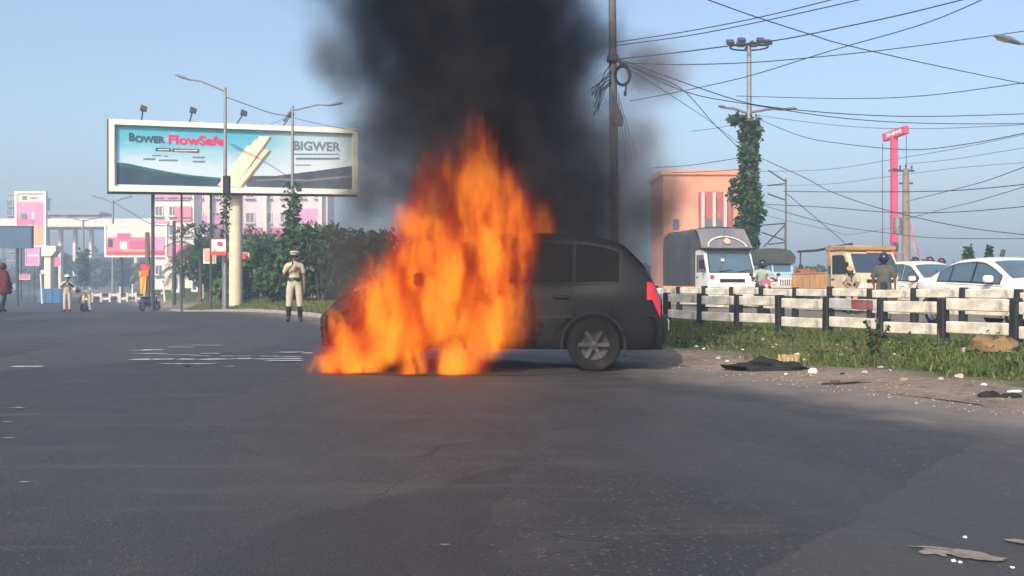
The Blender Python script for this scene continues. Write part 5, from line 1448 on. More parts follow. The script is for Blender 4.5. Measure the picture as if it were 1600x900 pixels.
def vines(parent, pts, r, n, s, rnd, leafm=LEAF_DARK):
    """creeper climbing a pole: stems and leaves"""
    cm = MB()
    for _ in range(n):
        f = rnd.random() * (len(pts) - 1); i = min(int(f), len(pts) - 2); p = Vector(pts[i]).lerp(Vector(pts[i + 1]), f - i)
        a = rnd.uniform(0, 2 * math.pi); k = r * (.55 + .6 * abs(mnoise.noise((p.z * 1.3, a * .6, 3.3))) + .35 * rnd.random())
        leaf(cm, p + Vector((math.cos(a) * k, math.sin(a) * k, rnd.uniform(-.1, .1))), s * rnd.uniform(.6, 1.3), rnd)
    o = cm.build('creeper', leafm, parent, recalc=False)
    return o
def street_lamp(label, px, ytop, Y, arms, r=.075, base_z=None, vine=None, name='street_lamp', extra=None):
    P = at(px, ytop, Y); X = P.x; C = cof(X, Y); zb = gnd(X, Y) if base_z is None else base_z; H = P.z - zb
    t = thing(name, label, 'street lamp', (X, Y, zb))
    mb = MB(); mb.tube([(0, 0, -.3), (0, 0, H * .5), (0, 0, H)], [r * 1.3, r, r * .7], 10); mb.build('pole', GALV, t, smooth=True)
    for (x1, y1, y0) in arms:
        a = at(px, y0, Y) - P + Vector((0, 0, H)); b_ = at(x1, y1, Y) - P + Vector((0, 0, H)); d = (b_ - a); L = d.length; hd = min(.9, L * .3)
        mid = a + d * .5 + Vector((0, 0, .04 * L)); e = b_ - d.normalized() * hd
        mb = MB(); mb.tube([a, mid.lerp(e, .0), e], r * .45, 6); mb.build('arm', GALV, t, smooth=True)
        lamp_head(t, e, d, hd)
    if vine: vines(t, [(0, 0, z) for z in frange(vine[0], vine[1], .5)], vine[2], vine[3], vine[4], random.Random(int(px)))
    return t, P
LA, PA = street_lamp('tall street lamp with one long arm standing before the turquoise billboard', 352, 137, 42.5, [(274, 117, 143)], .085, vine=(3.2, 5.2, .16, 160, .2))
LB, PB = street_lamp('street lamp with creeper at its foot before the right end of the billboard', 457, 166, 43.5, [(536, 161, 173), (443, 190, 168)], .08, vine=(2.2, 5.4, .3, 500, .24))
LC, PC = street_lamp('hazy double-arm street lamp left of the wide pink hoarding', 176.5, 313, 98, [(142, 305, 317), (207, 306, 317)], .14)
LD, PD = street_lamp('farthest double-arm street lamp with creeper behind the white-helmeted policeman', 130, 343, 118, [(97, 337, 346), (160, 339, 346)], .16, vine=(1.5, 5.6, .5, 500, .5))
q = MB(); q.box((.1, -.12, 5.6), (.3, .22, .8), bev=.03); q.build('cable_box', PLASTIC, LA)
# brown wooden pole with hanging yellow and red cloth
P = at(230, 363, 62); t = thing('wooden_pole', 'brown wooden pole hung with yellow and red cloth far down the road', 'pole', (P.x, 62, gnd(P.x, 62)))
H = P.z - t.location.z
mb = MB(); mb.tube([(0, 0, -.3), (.04, 0, H * .5), (0, 0, H)], [.2, .17, .15], 8); mb.build('pole', mat('weathered_wood', (.16, .11, .08), .9, .25, 4, bump=.4), t, smooth=True)
for (zz, mm, dx, w_, h_) in ((2.5, REDP, -.05, .6, .8), (1.75, mat('yellow_cloth', (.6, .33, .04), .8, .15, 5), -.18, .5, 1.5)):
    rows = [[(dx + w_ * (j / 6 - .5) * (1 - .25 * i / 6) , -.26 - .05 * math.sin(j * 1.7 + i), zz + h_ * (.5 - i / 6)) for j in range(7)] for i in range(7)]
    q = thing('hanging_cloth', 'red cloth tied to the brown wooden pole' if mm is REDP else 'yellow cloth hanging on the brown wooden pole', 'cloth', t.location)
    o = MB(); o.grid(rows); o.grid([[(x, y + .1, z) for x, y, z in r_] for r_ in rows]); o.build('drape', mm, q, smooth=True)
P = at(272, 345, 66); t = thing('utility_pole', 'thin dark utility pole left of the dark palm', 'pole', (P.x, 66, gnd(P.x, 66)))
mb = MB(); mb.tube([(0, 0, -.3), (0, 0, P.z - t.location.z)], [.15, .11], 8); mb.build('pole', STEEL, t)
mb = MB(); mb.box((.25, -.1, 3.0), (.35, .3, .5), bev=.04); mb.build('junction_box', PLASTIC, t)

# near utility pole beside the smoke
UP = at(958, 440, 22.0); uz = vz(cof(UP.x, UP.y), UP.y)
up = thing('utility_pole', 'grey utility pole with a coil of cable rising beside the black smoke', 'pole', (UP.x, UP.y, uz))
mb = MB(); mb.tube([(.05, 0, -.3), (.02, 0, 3), (-.03, 0, 8.6)], [.13, .105, .08], 12); mb.build('pole', mat('grey_pole', (.13, .125, .12), .8, .2, 4, bump=.3), up, smooth=True)
zc = at(0, 120, 22).z - uz
cl = MB()
for k in range(5):
    rr = .19 + .015 * k; cl.tube([(.2 + rr * .75 * math.cos(a), -.12 - .015 * k, zc + rr * math.sin(a)) for a in [2 * math.pi * j / 18 for j in range(19)]], .014, 5, cap=False)
cl.tube([(.28, -.14, zc - .18), (.27, -.14, zc - .42)], .02, 5); cl.tube([(.26, -.14, zc - .36), (.26, -.14, zc - .46)], .035, 6)
tag(cl.build('cable_coil', PLASTIC, up, smooth=True), 'coil of black cable hung on the pole')
cb = MB(); cb.box((-.02, -.06, zc + .4), (.26, .24, .16), bev=.03); cb.build('clamp', STEEL, up)
cb = MB(); cb.prism([(-.05, zc - .35), (.22, zc - .95), (.2, zc - 1.15), (-.05, zc - 1.1)], -.16, -.02); cb.build('junction_box', STEEL, up)
st = MB(); r5 = random.Random(9)
for k in range(11):
    z0 = zc + r5.uniform(-.2, .35); a = r5.uniform(.4, .9)
    st.tube([(-.05, -.08, z0), (-.2 - r5.random() * .1, -.1, z0 - .25 * a), (-.35 - r5.random() * .2, -.12, z0 - .6 * a - r5.random() * .5)], .012, 4)
for k in range(3): st.tube([(.1, -.1, zc - .6 + .1 * k), (.22 + .08 * k, -.12, zc - 1.4), (.3 + .12 * k, -.12, zc - 1.9)], .008, 4)
tag(st.build('loose_cable', PLASTIC, up), kind='stuff')

# high-mast lamp wrapped in creeper
HM, PH = street_lamp('high floodlight mast wrapped in green creeper behind the tarpaulin truck', 1170.5, 66, 43, [(1122, 165, 178), (1245, 169, 176)], .13, base_z=0.0,
                     vine=(1.0, 8.3, .38, 3400, .22))
hz_ = PH.z
mb = MB(); mb.box((0, 0, hz_ - .12), (1.75, .1, .09)); mb.box((0, 0, hz_ - .12), (.1, 1.3, .09)); mb.tube([(.85 * math.cos(a), .6 * math.sin(a), hz_ - .22) for a in [2 * math.pi * k / 16 for k in range(17)]], .04, 5, cap=False); mb.build('crossarm', STEEL, HM)
for k, (x, y) in enumerate(((-.85, 0), (-.42, -.35), (.42, -.35), (.85, 0), (.3, .4), (-.3, .4))):
    q = MB(); q.box((x, y, hz_ + .0), (.34, .3, .2), bev=.04, rx=.5); q.build('floodlight', STEEL, HM)
rr = random.Random(4)
cm = MB()
for (cx_, cz_, rx_, rz_) in ((-.45, 5.0, .5, .8), (.28, 4.4, .4, 1.0), (-.1, 3.2, .55, 1.3), (.2, 7.6, .35, .5), (-.5, 8.25, .35, .2)):
    clump(cm, (cx_, 0, cz_), (rx_, .4, rz_), 300, .22, rr)
cm.build('creeper_clump', LEAF_DARK, HM, recalc=False)

# bracket poles right of the mast
for (px, y0, y1, Y, lab, brs) in ((1228, 279, 340, 40, 'thin steel bracket frame hung with wires right of the creeper mast', ((1200, 266, 1228, 284), (1200, 290, 1228, 287), (1200, 303, 1228, 313))), (1227, 349, 440, 41, 'rusty bracket pole with slanting struts above the teal jeep', ((1190, 352, 1227, 349), (1193, 386, 1227, 351), (1190, 363, 1227, 376), (1200, 382, 1226, 379)))):
    P = at(px, y0, Y); t = thing('bracket_pole', lab, 'pole', (P.x, Y, .02))
    mb = MB(); mb.tube([(0, 0, -.2), (0, 0, P.z - .02)], .035, 6); mb.build('pole', mat('rusty_steel', (.14, .09, .07), .8, .25, 6), t)
    for (xa, ya, xb, yb) in brs:
        mb = MB(); mb.tube([at(xa, ya, Y) - Vector(t.location), at(xb, yb, Y) - Vector(t.location)], .03, 5); mb.build('strut', STEEL, t)

# pink pylon sign
P = at(1397, 222, 60); py = thing('pylon_sign', 'tall hot pink pylon sign with a tilted name board on top', 'sign', (P.x, 60, 0))
mb = MB(); mb.box((0, 0, (P.z) / 2 + .1), (.38, .38, P.z + .6), bev=.05); mb.build('column', HOTPINK, py)
mb = MB(); mb.box((0, 0, 0), (2.1, .3, .5), bev=.03); hd = mb.build('name_board', HOTPINK, py); hd.location = (.02, -.15, P.z + .5); hd.rotation_euler = (0, R(-6), R(-72))
mb = MB(); r4 = random.Random(2); u = -.62
while u < .55:
    w_ = r4.uniform(.12, .26); mb.box((u + w_ / 2, -.155, .02), (w_, .012, r4.uniform(.14, .24))); u += w_ + .07
tag(mb.build('lettering', WHITEP, hd), kind='stuff')
for x in (-.72, .76):
    mb = MB(); mb.tube([(x, 0, P.z + .2 + x * .3), (x, 0, -.2)], .022, 5); mb.build('side_pole', STEEL, py)
mb = MB(); mb.box((.0, -.25, 3.2), (.3, .2, .5), bev=.02); mb.build('meter_box', STEEL, py)
# concrete pole beside it
P = at(1415.5, 264, 50); cp = thing('concrete_pole', 'tapered concrete electricity pole right of the pink pylon sign', 'pole', (P.x, 50, 0))
mb = MB(); mb.tube([(0, 0, -.3), (0, 0, P.z)], [.3, .17], 8); mb.build('pole', mat('old_concrete', (.22, .18, .15), .9, .2, 3, bump=.3), cp)
mb = MB(); mb.box((-.12, 0, P.z - .1), (1.1, .1, .1)); mb.tube([(-.9, 0, P.z - .12), (-.6, 0, P.z + .02), (-.3, 0, P.z - .1)], .045, 5); mb.build('crossarm', STEEL, cp)
mb = MB(); mb.box((0, 0, P.z - .75), (.7, .1, .09)); mb.build('crossarm', STEEL, cp)
for x in (-.3, .3, 0): 
    q = MB(); q.lathe([(.02, 0), (.06, .04), (.03, .1), (.06, .15), (.02, .24)], 8, c=(x, 0, P.z - .04 if x else P.z)); q.build('insulator', STEEL, cp)
mb = MB(); mb.lathe([(.001, 0), (.2, .02), (.22, .3), (.2, .85), (.001, .9)], 14, c=(-.48, -.1, P.z - 3.4)); mb.build('transformer', GALV, cp, smooth=True)
mb = MB(); mb.box((-.4, -.05, P.z - 5.1), (.32, .3, 1.4), bev=.03); mb.build('switch_box', GALV, cp)
# red and white lattice crane jib far behind
P = at(1424, 345, 75); cr = thing('lattice_mast', 'red and white lattice mast leaning behind the concrete electricity pole', 'mast', (P.x, 75, 0))
mb = MB(); top = (P.x * 0 - .1, 0, P.z); 
for s in (-1, 1): mb.tube([top, (1.2 + s * .35, 0, -.2)], .05, 5)
for k in range(12):
    f0, f1 = k / 12, (k + 1) / 12; mb.tube([Vector(top).lerp(Vector((.85, 0, 0)), f0), Vector(top).lerp(Vector((1.55, 0, 0)), f1)], .03, 4)
mb.build('lattice', mat('red_white_steel', (.5, .2, .2), .6, .5, 1.2), cp if False else cr)

# lamp reaching in at the upper right corner
t, P = street_lamp('street lamp head reaching in at the upper right corner of the sky', 1690, 105, 22, [(1553, 55, 98)], .07, base_z=.02)

# ------------------------------------------------------------------ overhead cables
WIRE = mat('cable_black', (0.02, 0.021, 0.025), 0.7, 0.1, 5.0)
WIREG = mat('cable_grey', (0.13, 0.14, 0.17), 0.7, 0.1, 5.0)
def cable(label, pts, Ya, Yb, r=.012, m_=WIRE):
    """hangs through points between two supports Ya and Yb metres away"""
    n = len(pts); x0, x1 = pts[0][0], pts[-1][0]
    P3 = []
    for (x, y) in pts:
        f = (x - x0) / (x1 - x0); iy = 1 / lerp(1 / Ya, 1 / Yb, f); P3.append(at(x, y, iy))
    out = []
    for i in range(n - 1):
        p0, p1, p2, p3 = P3[max(i - 1, 0)], P3[i], P3[i + 1], P3[min(i + 2, n - 1)]
        for k in range(7):
            t_ = k / 7
            out.append(.5 * ((2 * p1) + (p2 - p0) * t_ + (2 * p0 - 5 * p1 + 4 * p2 - p3) * t_ * t_ + (3 * p1 - p0 - 3 * p2 + p3) * t_ ** 3))
    out.append(P3[-1])
    mb = MB(); mb.tube(out, r, 5)
    o = mb.build('overhead_cable', m_, smooth=True)
    tag(o, label, 'cable', 'overhead cables')
U_ = 'from the grey utility pole'
for c_ in (
    ('topmost cable ' + U_ + ' to the top edge', [(963, 66), (1062, 51), (1173, 30), (1290, 2), (1420, -34)], 22, 18, .011),
    ('second highest cable ' + U_ + ' climbing to the top edge', [(963, 71), (1080, 55), (1197, 32), (1345, -1), (1460, -30)], 22, 18, .011),
    ('thick cable ' + U_ + ' passing just under the floodlights', [(968, 92), (1060, 82), (1137, 72), (1220, 62), (1320, 42), (1430, 18), (1620, -30)], 22, 20, .014),
    ('nearly level cable ' + U_ + ' crossing below the floodlights', [(968, 98), (1060, 101), (1167, 98), (1257, 91), (1400, 76), (1620, 46)], 22, 24, .012),
    ('cable rising from smoke to the top edge across the mast', [(985, 158), (1087, 138), (1173, 118), (1270, 88), (1320, 73), (1450, 35), (1560, -12)], 30, 20, .012),
    ('lone cable slanting down from the top edge to the right edge', [(1085, -8), (1177, 25), (1270, 55), (1320, 70), (1460, 102), (1630, 137)], 18, 26, .011),
    ('sagging cable ' + U_ + ' passing just above the double lamp arms', [(966, 92), (1080, 133), (1153, 157), (1203, 167), (1320, 178), (1450, 182), (1630, 177)], 22, 26, .012),
    ('sagging cable ' + U_ + ' touching the right lamp arm', [(966, 94), (1070, 143), (1170, 163), (1320, 185), (1460, 193), (1630, 193)], 22, 26, .011),
    ('level cable from behind the mast to the upper right edge', [(1150, 150), (1320, 154), (1450, 149), (1630, 125)], 43, 30, .016),
    ('faint cable below the right lamp arm running to the right edge', [(1180, 180), (1320, 197), (1450, 201), (1630, 193)], 43, 30, .014),
    ('long sagging cable dipping below the pink pylon board', [(1178, 183), (1253, 213), (1320, 225), (1400, 233), (1450, 233), (1530, 222), (1630, 202)], 43, 26, .014),
    ('steep cable ' + U_ + ' down to the creeper mast', [(966, 96), (1020, 118), (1070, 143), (1120, 198), (1168, 243)], 22, 43, .013),
    ('second steep cable beside it down to the creeper mast', [(966, 98), (1050, 150), (1110, 190), (1165, 232)], 22, 43, .010),
    ('long cable slanting down from the creeper mast past the pylon', [(1176, 240), (1200, 252), (1260, 279), (1300, 300), (1380, 327), (1500, 354), (1630, 370)], 43, 34, .016),
    ('thin cable behind the pink column rising to the right edge', [(1185, 268), (1290, 265), (1395, 249), (1500, 231), (1630, 204)], 43, 30, .012),
    ('straight dark cable crossing the middle of the pink column', [(1224, 299), (1320, 300), (1455, 299), (1530, 295), (1630, 285)], 40, 28, .015),
    ('low sagging cable crossing the lower pink column', [(1190, 319), (1290, 324), (1395, 332), (1500, 331), (1630, 320)], 43, 32, .016),
    ('steep guy wire dropping from the bracket frame to the pickup', [(1230, 303), (1280, 345), (1332, 390), (1360, 414)], 40, 44, .014),
    ('lowest long cable over the vehicle roofs', [(1190, 320), (1299, 351), (1386, 364), (1470, 372), (1630, 373)], 43, 36, .014),
    ('cable rising steeply right of the concrete pole', [(1416, 315), (1515, 290), (1560, 276), (1630, 250)], 50, 32, .015),
    ('lower cable rising right of the concrete pole', [(1416, 342), (1470, 328), (1530, 313), (1630, 283)], 50, 32, .013),
    ('faint cable rising from the mast behind the pylon head', [(1180, 290), (1290, 288), (1380, 277), (1500, 262), (1630, 252)], 43, 32, .011),
    ('faint high cable right of the pylon head', [(1416, 256), (1480, 250), (1545, 240), (1630, 226)], 50, 32, .012),
    ('thin cable sagging from the mast across the lower brackets', [(1176, 330), (1230, 345), (1300, 360), (1330, 366), (1416, 352)], 43, 50, .012),
    ('short cable left of the creeper mast fading into smoke', [(1020, 262), (1080, 258), (1167, 245)], 43, 43, .016),
    ('lower short cable left of the creeper mast', [(1050, 270), (1110, 268), (1165, 264)], 43, 43, .016),
    ('drooping cable left of the mast rising to the lamp arm', [(1080, 205), (1120, 200), (1162, 191)], 43, 43, .012),
    ('cable sagging between the two billboard street lamps', [(354, 152), (390, 165), (425, 177), (456, 182)], 42.5, 43.5, .018),
    ('pair cable from the billboard street lamp into smoke', [(458, 184), (500, 194), (560, 205)], 43.5, 40, .012),
    ('thin guy wire from the creeper street lamp to the billboard top', [(456, 180), (440, 187), (422, 194)], 43.5, 44, .012),
    ('cable between the hazy double-arm lamps and the billboard post', [(177, 316), (205, 332), (236, 350), (272, 353)], 98, 66, .03),
): cable(*c_[:4], r=c_[4], m_=WIREG if ('faint' in c_[0] or 'thin' in c_[0] or c_[4] <= .0105) else WIRE)

# ------------------------------------------------------------------ salmon building and shrubs on the far right side
t = thing('shop_building', 'salmon painted building with pilasters behind the tarpaulin truck', 'building', (at(1100, 440, 78).x, 82, 0))
a = at(1036, 272, 78); b_ = at(1160, 272, 78); w_ = b_.x - a.x; h_ = a.z
SALM = mat('salmon_render', (.62, .26, .15), .85, .2, .7, dirt=(.6, .4, .28), dirt_amt=.7); BRICKR = mat('dusty_red_render', (.4, .1, .08), .85, .2, .8)
q = MB(); q.box((0, 0, h_ / 2), (w_, 7, h_)); q.build('wall', SALM, t)
q = MB(); q.box((0, 0, h_ + .2), (w_ + .4, 7.4, .4)); q.build('parapet', SALM, t)
q = MB(); q.box((.9, -3.9, h_ * .42), (2.5, .9, h_ * .86)); q.build('porch', BRICKR, t)
for x in (-.2, .7, 1.6): 
    q = MB(); q.box((x, -4.5, h_ * .42), (.24, .35, h_ * .84)); q.build('pilaster', mat('pale_pink_trim', (.62, .45, .42), .8), t)
for x in (-2.2, 2.8, .25, 1.15):
    q = MB(); q.box((x, -3.55 if abs(x) > 2 else -4.38, h_ * .58), (.5, .1, .9)); o = q.build('window', WINDOW, t)
    q = MB(); q.box((x, -3.62 if abs(x) > 2 else -4.45, h_ * .58 - .52), (.7, .2, .1)); q.build('sill', SALM, o)
r8 = random.Random(12)
for i, (x, yt, Y, rx_, lab) in enumerate(((1514, 386, 34, .3, 'dark green conical shrub, tallest, behind the white sedan roof'), (1546, 386, 36, .2, 'slim dark green conical shrub behind the white sedan roof'))):
    P = at(x, yt, Y); t = thing('conical_shrub', lab, 'shrub', (P.x, Y, 0)); cm = MB()
    for k in range(26):
        f = k / 25; rr = rx_ * (1.15 - f) * (1.0 if i else (.75 + .5 * math.sin(f * 9)))
        clump(cm, (.04 * math.sin(k), 0, .4 + f * (P.z - .5)), (rr + .06, rr + .06, .14), 60, .11, r8)
    cm.build('foliage', LEAF_DARK, t, recalc=False)
    q = MB(); q.tube([(0, 0, -.2), (0, 0, P.z * .7)], [.05, .02], 6); q.build('stem', BARK, t)
P0 = at(1568, 391, 33); t = thing('leaning_post', 'dark leaning post behind the white sedan roof', 'post', (P0.x - .4, 33, 0))
q = MB(); q.tube([(0, 0, -.2), (.4, 0, P0.z)], [.07, .05], 6); q.build('post', STEEL, t)
q = MB(); q.box((.37, 0, P0.z - .1), (.14, .1, .25), bev=.03, ry=.3); q.build('cap', STEEL, t)
for (x, yt, Y, w_, lab) in ((1420, 404, 46, 1.0, 'rounded green hedge bush at the foot of the pink pylon'), (1258, 412, 60, 1.2, 'green roadside bush left of the pickup truck'), (1225, 425, 56, 1.0, 'low green bush behind the teal jeep'), (1610, 410, 50, 1.5, 'green bush beyond the white sedan')):
    P = at(x, yt, Y); h = P.z
    t = shrub('roadside_bush', lab, (P.x, Y, 0), [((0, 0, h * .5), (w_, w_, h * .5)), ((w_ * .7, .3, h * .4), (w_ * .8, w_ * .7, h * .4))], 900, .2, LEAF_DARK)

# ================================================================== VERGE GROWTH AND LITTER
rg = random.Random(31)
def patchy(C, Y): return mnoise.noise((C * .5, Y * .5, 9.1)) + .5 * mnoise.noise((C * 1.7, Y * 1.7, 2.2))
g1 = MB(); g2 = MB()
def blade(mb, X, Y, z, h, w):
    a = rg.uniform(0, math.pi); dx, dy = math.cos(a) * w, math.sin(a) * w; lx, ly = rg.gauss(0, .35) * h, rg.gauss(0, .35) * h
    mb.v += [(X - dx, Y - dy, z), (X + dx, Y + dy, z), (X + lx, Y + ly, z + h)]
    n = len(mb.v); mb.f.append((n - 3, n - 2, n - 1)); mb.mi.append(0)
for _ in range(150000):
    u = rg.random(); Y = 5.5 + 26 * u ** 1.5; C = rg.uniform(8.5, 18.3)
    X = xof(C, Y)
    if X < -.5 and Y < 16: continue
    if abs(X) / Y > .6: continue
    p = patchy(C, Y); edge = sstep(C + p * 1.0, 8.9, 10.2)
    if rg.random() > edge * (.25 + .9 * max(0, p + .3)): continue
    h = (.03 + .075 * rg.random() * (1 + 1.4 * p)) * (1 if rg.random() > .05 else 2.0)
    blade(g2 if rg.random() < .14 + .75 * max(0, .15 - p) else g1, X, Y, vz(C, Y) - .01, h, .004 + .004 * rg.random() * (1 + Y / 12))
for _ in range(60000):
    Y = rg.uniform(28, 58); C = rg.uniform(7.9, 17)
    X = xof(C, Y); p = patchy(C, Y)
    if X / Y > -.15: continue
    blade(g2 if rg.random() < .3 else g1, X, Y, vz(C, Y) - .01, (.06 + .16 * rg.random()) * (1 + .5 * p), .022)
tag(g1.build('grass', GRASS, recalc=False), 'short green grass on the verge below the guard fences', 'grass', kind='stuff')
tag(g2.build('dry_grass', DRYGRASS, recalc=False), 'dry straw coloured blades among the verge grass', 'grass', kind='stuff')
# weeds: broad-leaved clumps through the turf
LEAF_WEED = leafmat('leaf_weed', (0.03, 0.06, 0.015), (0.11, 0.15, 0.04), .65)
wd = MB()
for _ in range(520):
    Y = 6.5 + 16 * rg.random() ** 1.3; C = rg.uniform(9.4, 13.2); X = xof(C, Y)
    if X < -.2: continue
    if patchy(C, Y) < -.05: continue
    r_ = rg.uniform(.05, .2); clump(wd, (X, Y, vz(C, Y) + r_ * .4), (r_, r_, r_ * .6), 34, .042, rg)
tag(wd.build('ground_weeds', LEAF_WEED, recalc=False), 'low leafy weeds growing through the verge turf', 'weeds', kind='stuff')
def on_verge(x, y):
    Y = 12.0
    for _ in range(40):
        X = (x - 800) / F * Y; C = cof(X, Y); z = vz(C, Y) if C > 7.8 else gz(C, Y); Y = lerp(Y, (CAM_H - z) * F / (y - HORIZON), .5)
    X = (x - 800) / F * Y; C = cof(X, Y)
    return Vector((X, Y, (vz(C, Y) if C > 7.8 else gz(C, Y))))
# tall weeds standing before the fence
for i, (x, y, h, lab) in enumerate(((1366, 556, .42, 'tallest dark weed plant standing before the guard fence near its middle'), (1338, 552, .28, 'thin weed sprig left of the tallest weed before the fence'), (1236, 536, .25, 'spindly weed with seed heads before the fence rails'), (1412, 548, .27, 'leaning weed sprig right of the tallest weed'), (1560, 552, .3, 'dry weed sprig beside the brown earth mound'))):
    P = on_verge(x, y); t = thing('weed_plant', lab, 'weed', P); sm_ = MB(); cm = MB()
    for k in range(7 if i == 0 else 3):
        e = Vector((rg.uniform(-.22, .22) * h * 2, rg.uniform(-.1, .1), h * rg.uniform(.7, 1.15)))
        sm_.tube([(0, 0, -.03), e * .5 + Vector((0, 0, .05)), e], [.008, .005, .002], 4)
        for j in range(26 if i == 0 else 9): 
            p = Vector((0, 0, 0)).lerp(e, rg.uniform(.15, 1)); leaf(cm, p, rg.uniform(.04, .09) if i == 0 else .045, rg)
    sm_.build('stem', BARK, t); cm.build('foliage', LEAF_DARK, t, recalc=False)

def lump(name, label, cat, x, y, lx, ly, lz, mm, seed, rz=0.0, n=14, m_=8, rough=.35, sink=.15, group=None):
    P = on_verge(x, y); mb = MB(); mb.ball((0, 0, 0), (1, 1, 1), n, m_); vs = []
    for v in mb.v:
        v = Vector(v); k = 1 + rough * mnoise.noise(v * 1.7 + Vector((seed, seed * .7, 0))) + rough * .5 * mnoise.noise(v * 4.1 + Vector((seed, 0, seed)))
        q = Vector((v.x * lx * k, v.y * ly * k, v.z * lz * k)); q.z = max(q.z, -lz * sink); vs.append(q + Vector((0, 0, lz * sink)))
    mb.v = [tuple(v) for v in vs]
    o = mb.build(name, mm, smooth=True, angle=50); o.location = P; o.rotation_euler = (0, 0, rz)
    return tag(o, label, cat, group)
BLACKC = mat('charred_black_cloth', (0.012, 0.012, 0.013), 0.8, 0.3, 12, bump=.6)
PALE = mat('white_litter', (0.68, 0.65, 0.6), 0.7, 0.12, 12); PINKL = mat('pinkish_litter', (0.5, 0.36, 0.32), 0.8, .2, 12); STRAW = mat('straw_cardboard', (0.36, 0.25, 0.13), .85, .2, 8, bump=.3)
lump('cloth', 'long black charred cloth lying on the dirt edge of the verge', 'cloth', 1203, 578, .4, .14, .1, BLACKC, 1.3, -.1, 26, 12, .8)
lump('cloth', 'narrow flap of black cloth at the left end of the charred cloth', 'cloth', 1168, 579, .15, .06, .025, BLACKC, 5.3, .1, 18, 8, .8)
lump('cardboard', 'crumpled straw coloured cardboard behind the black charred cloth', 'cardboard', 1232, 566, .15, .1, .09, STRAW, 2.1, .2, 14, 8, .5)
lump('paper_cup', 'white crumpled cup above the straw coloured cardboard', 'cup', 1246, 557, .05, .045, .04, PALE, 3.3, .4)
lump('stone', 'round white stone on the dirt right of the black cloth', 'stone', 1270, 583, .05, .045, .045, PALE, 4.7)
lump('rag', 'small black rag on the asphalt edge below the white stone', 'rag', 1334, 599, .2, .05, .025, BLACKC, 6.1, .05, 22, 8, .9)
lump('rag', 'tiny dark scrap left of the small black rag', 'rag', 1306, 598, .07, .03, .015, BLACKC, 7.7, .2, 14, 8, .8)
lump('shoe', 'dark worn shoe at the right edge of the road', 'shoe', 1546, 620, .1, .05, .045, BLACKC, 8.2, .25, 16, 8, .4)
lump('shoe', 'black and white shoe, rightmost at the road edge', 'shoe', 1580, 620, .1, .045, .03, BLACKC, 9.4, .2, 16, 8, .4)
lump('paper_scrap', 'white crumpled scrap on top of the rightmost shoe', 'paper', 1586, 613, .07, .03, .02, PALE, 9.9, .2)
lump('earth_mound', 'brown mound of dry earth against the guard fence at right', 'mound', 1555, 551, .34, .3, .2, mat('dry_brown_earth', (.2, .13, .06), .95, .25, 9, bump=.8), 11.0, 0, 20, 10, .5)
lump('stone', 'small pink stone beside the brown earth mound', 'stone', 1507, 551, .06, .05, .06, PINKL, 12.0)
for i, (x, y, s, mm, lab) in enumerate(((1122, 559, .06, PINKL, 'pinkish crumpled scrap at the left start of the dirt'), (1136, 563, .04, PALE, 'small white scrap just right of the pinkish crumpled scrap'), (1315, 553, .04, PALE, 'white scrap in the grass above the tan litter'), (1308, 562, .05, PALE, 'white scrap lower in the grass beside the dirt'),
                                    (1351, 581, .05, PINKL, 'pale tan scrap on the dirt right of the white stone'), (1376, 573, .05, PINKL, 'crumpled tan scrap at the grass edge below the weeds'), (1412, 592, .06, STRAW, 'brown crumpled leaf litter lump on the dirt'), (1470, 591, .05, PINKL, 'pinkish scrap in the grass nearest the right dirt edge'),
                                    (1500, 588, .07, PINKL, 'torn pinkish scraps at the turf edge towards the right'), (1538, 600, .045, PALE, 'white egg shaped scrap above the dark worn shoe'), (1088, 540, .05, PALE, 'white scrap in the grass near the car tail'), (1160, 545, .04, PALE, 'tiny white scrap in the turf below the fence'),
                                    (1397, 552, .04, PALE, 'tiny white scrap right of the tallest weed'), (1228, 583, .03, PALE, 'tiny white scrap right below the charred cloth'), (1316, 583, .04, BLACKC, 'little black scrap between the stone and tan scrap'), (1208, 541, .06, STRAW, 'brown dead tuft in the turf below the fence'),
                                    (293, 571, .05, BLACKC, 'small black lump on the asphalt below the foam streaks'), (1500, 877, .013, PALE, 'white pebble on the near asphalt beside the worn patch'), (1490, 875, .016, PALE, 'white chip left of the pebble on the near asphalt'), (1508, 838, .015, PALE, 'white chip above the worn concrete patch'), (1582, 885, .012, PALE, 'white fleck at the near right road corner'))):
    s *= .72
    lump('litter_scrap', lab, 'litter', x, y + 2, s, s * .8, s * .55, mm, 20 + i * 1.3, rg.random() * 3, 10, 6, .6, group='litter scraps by the road')
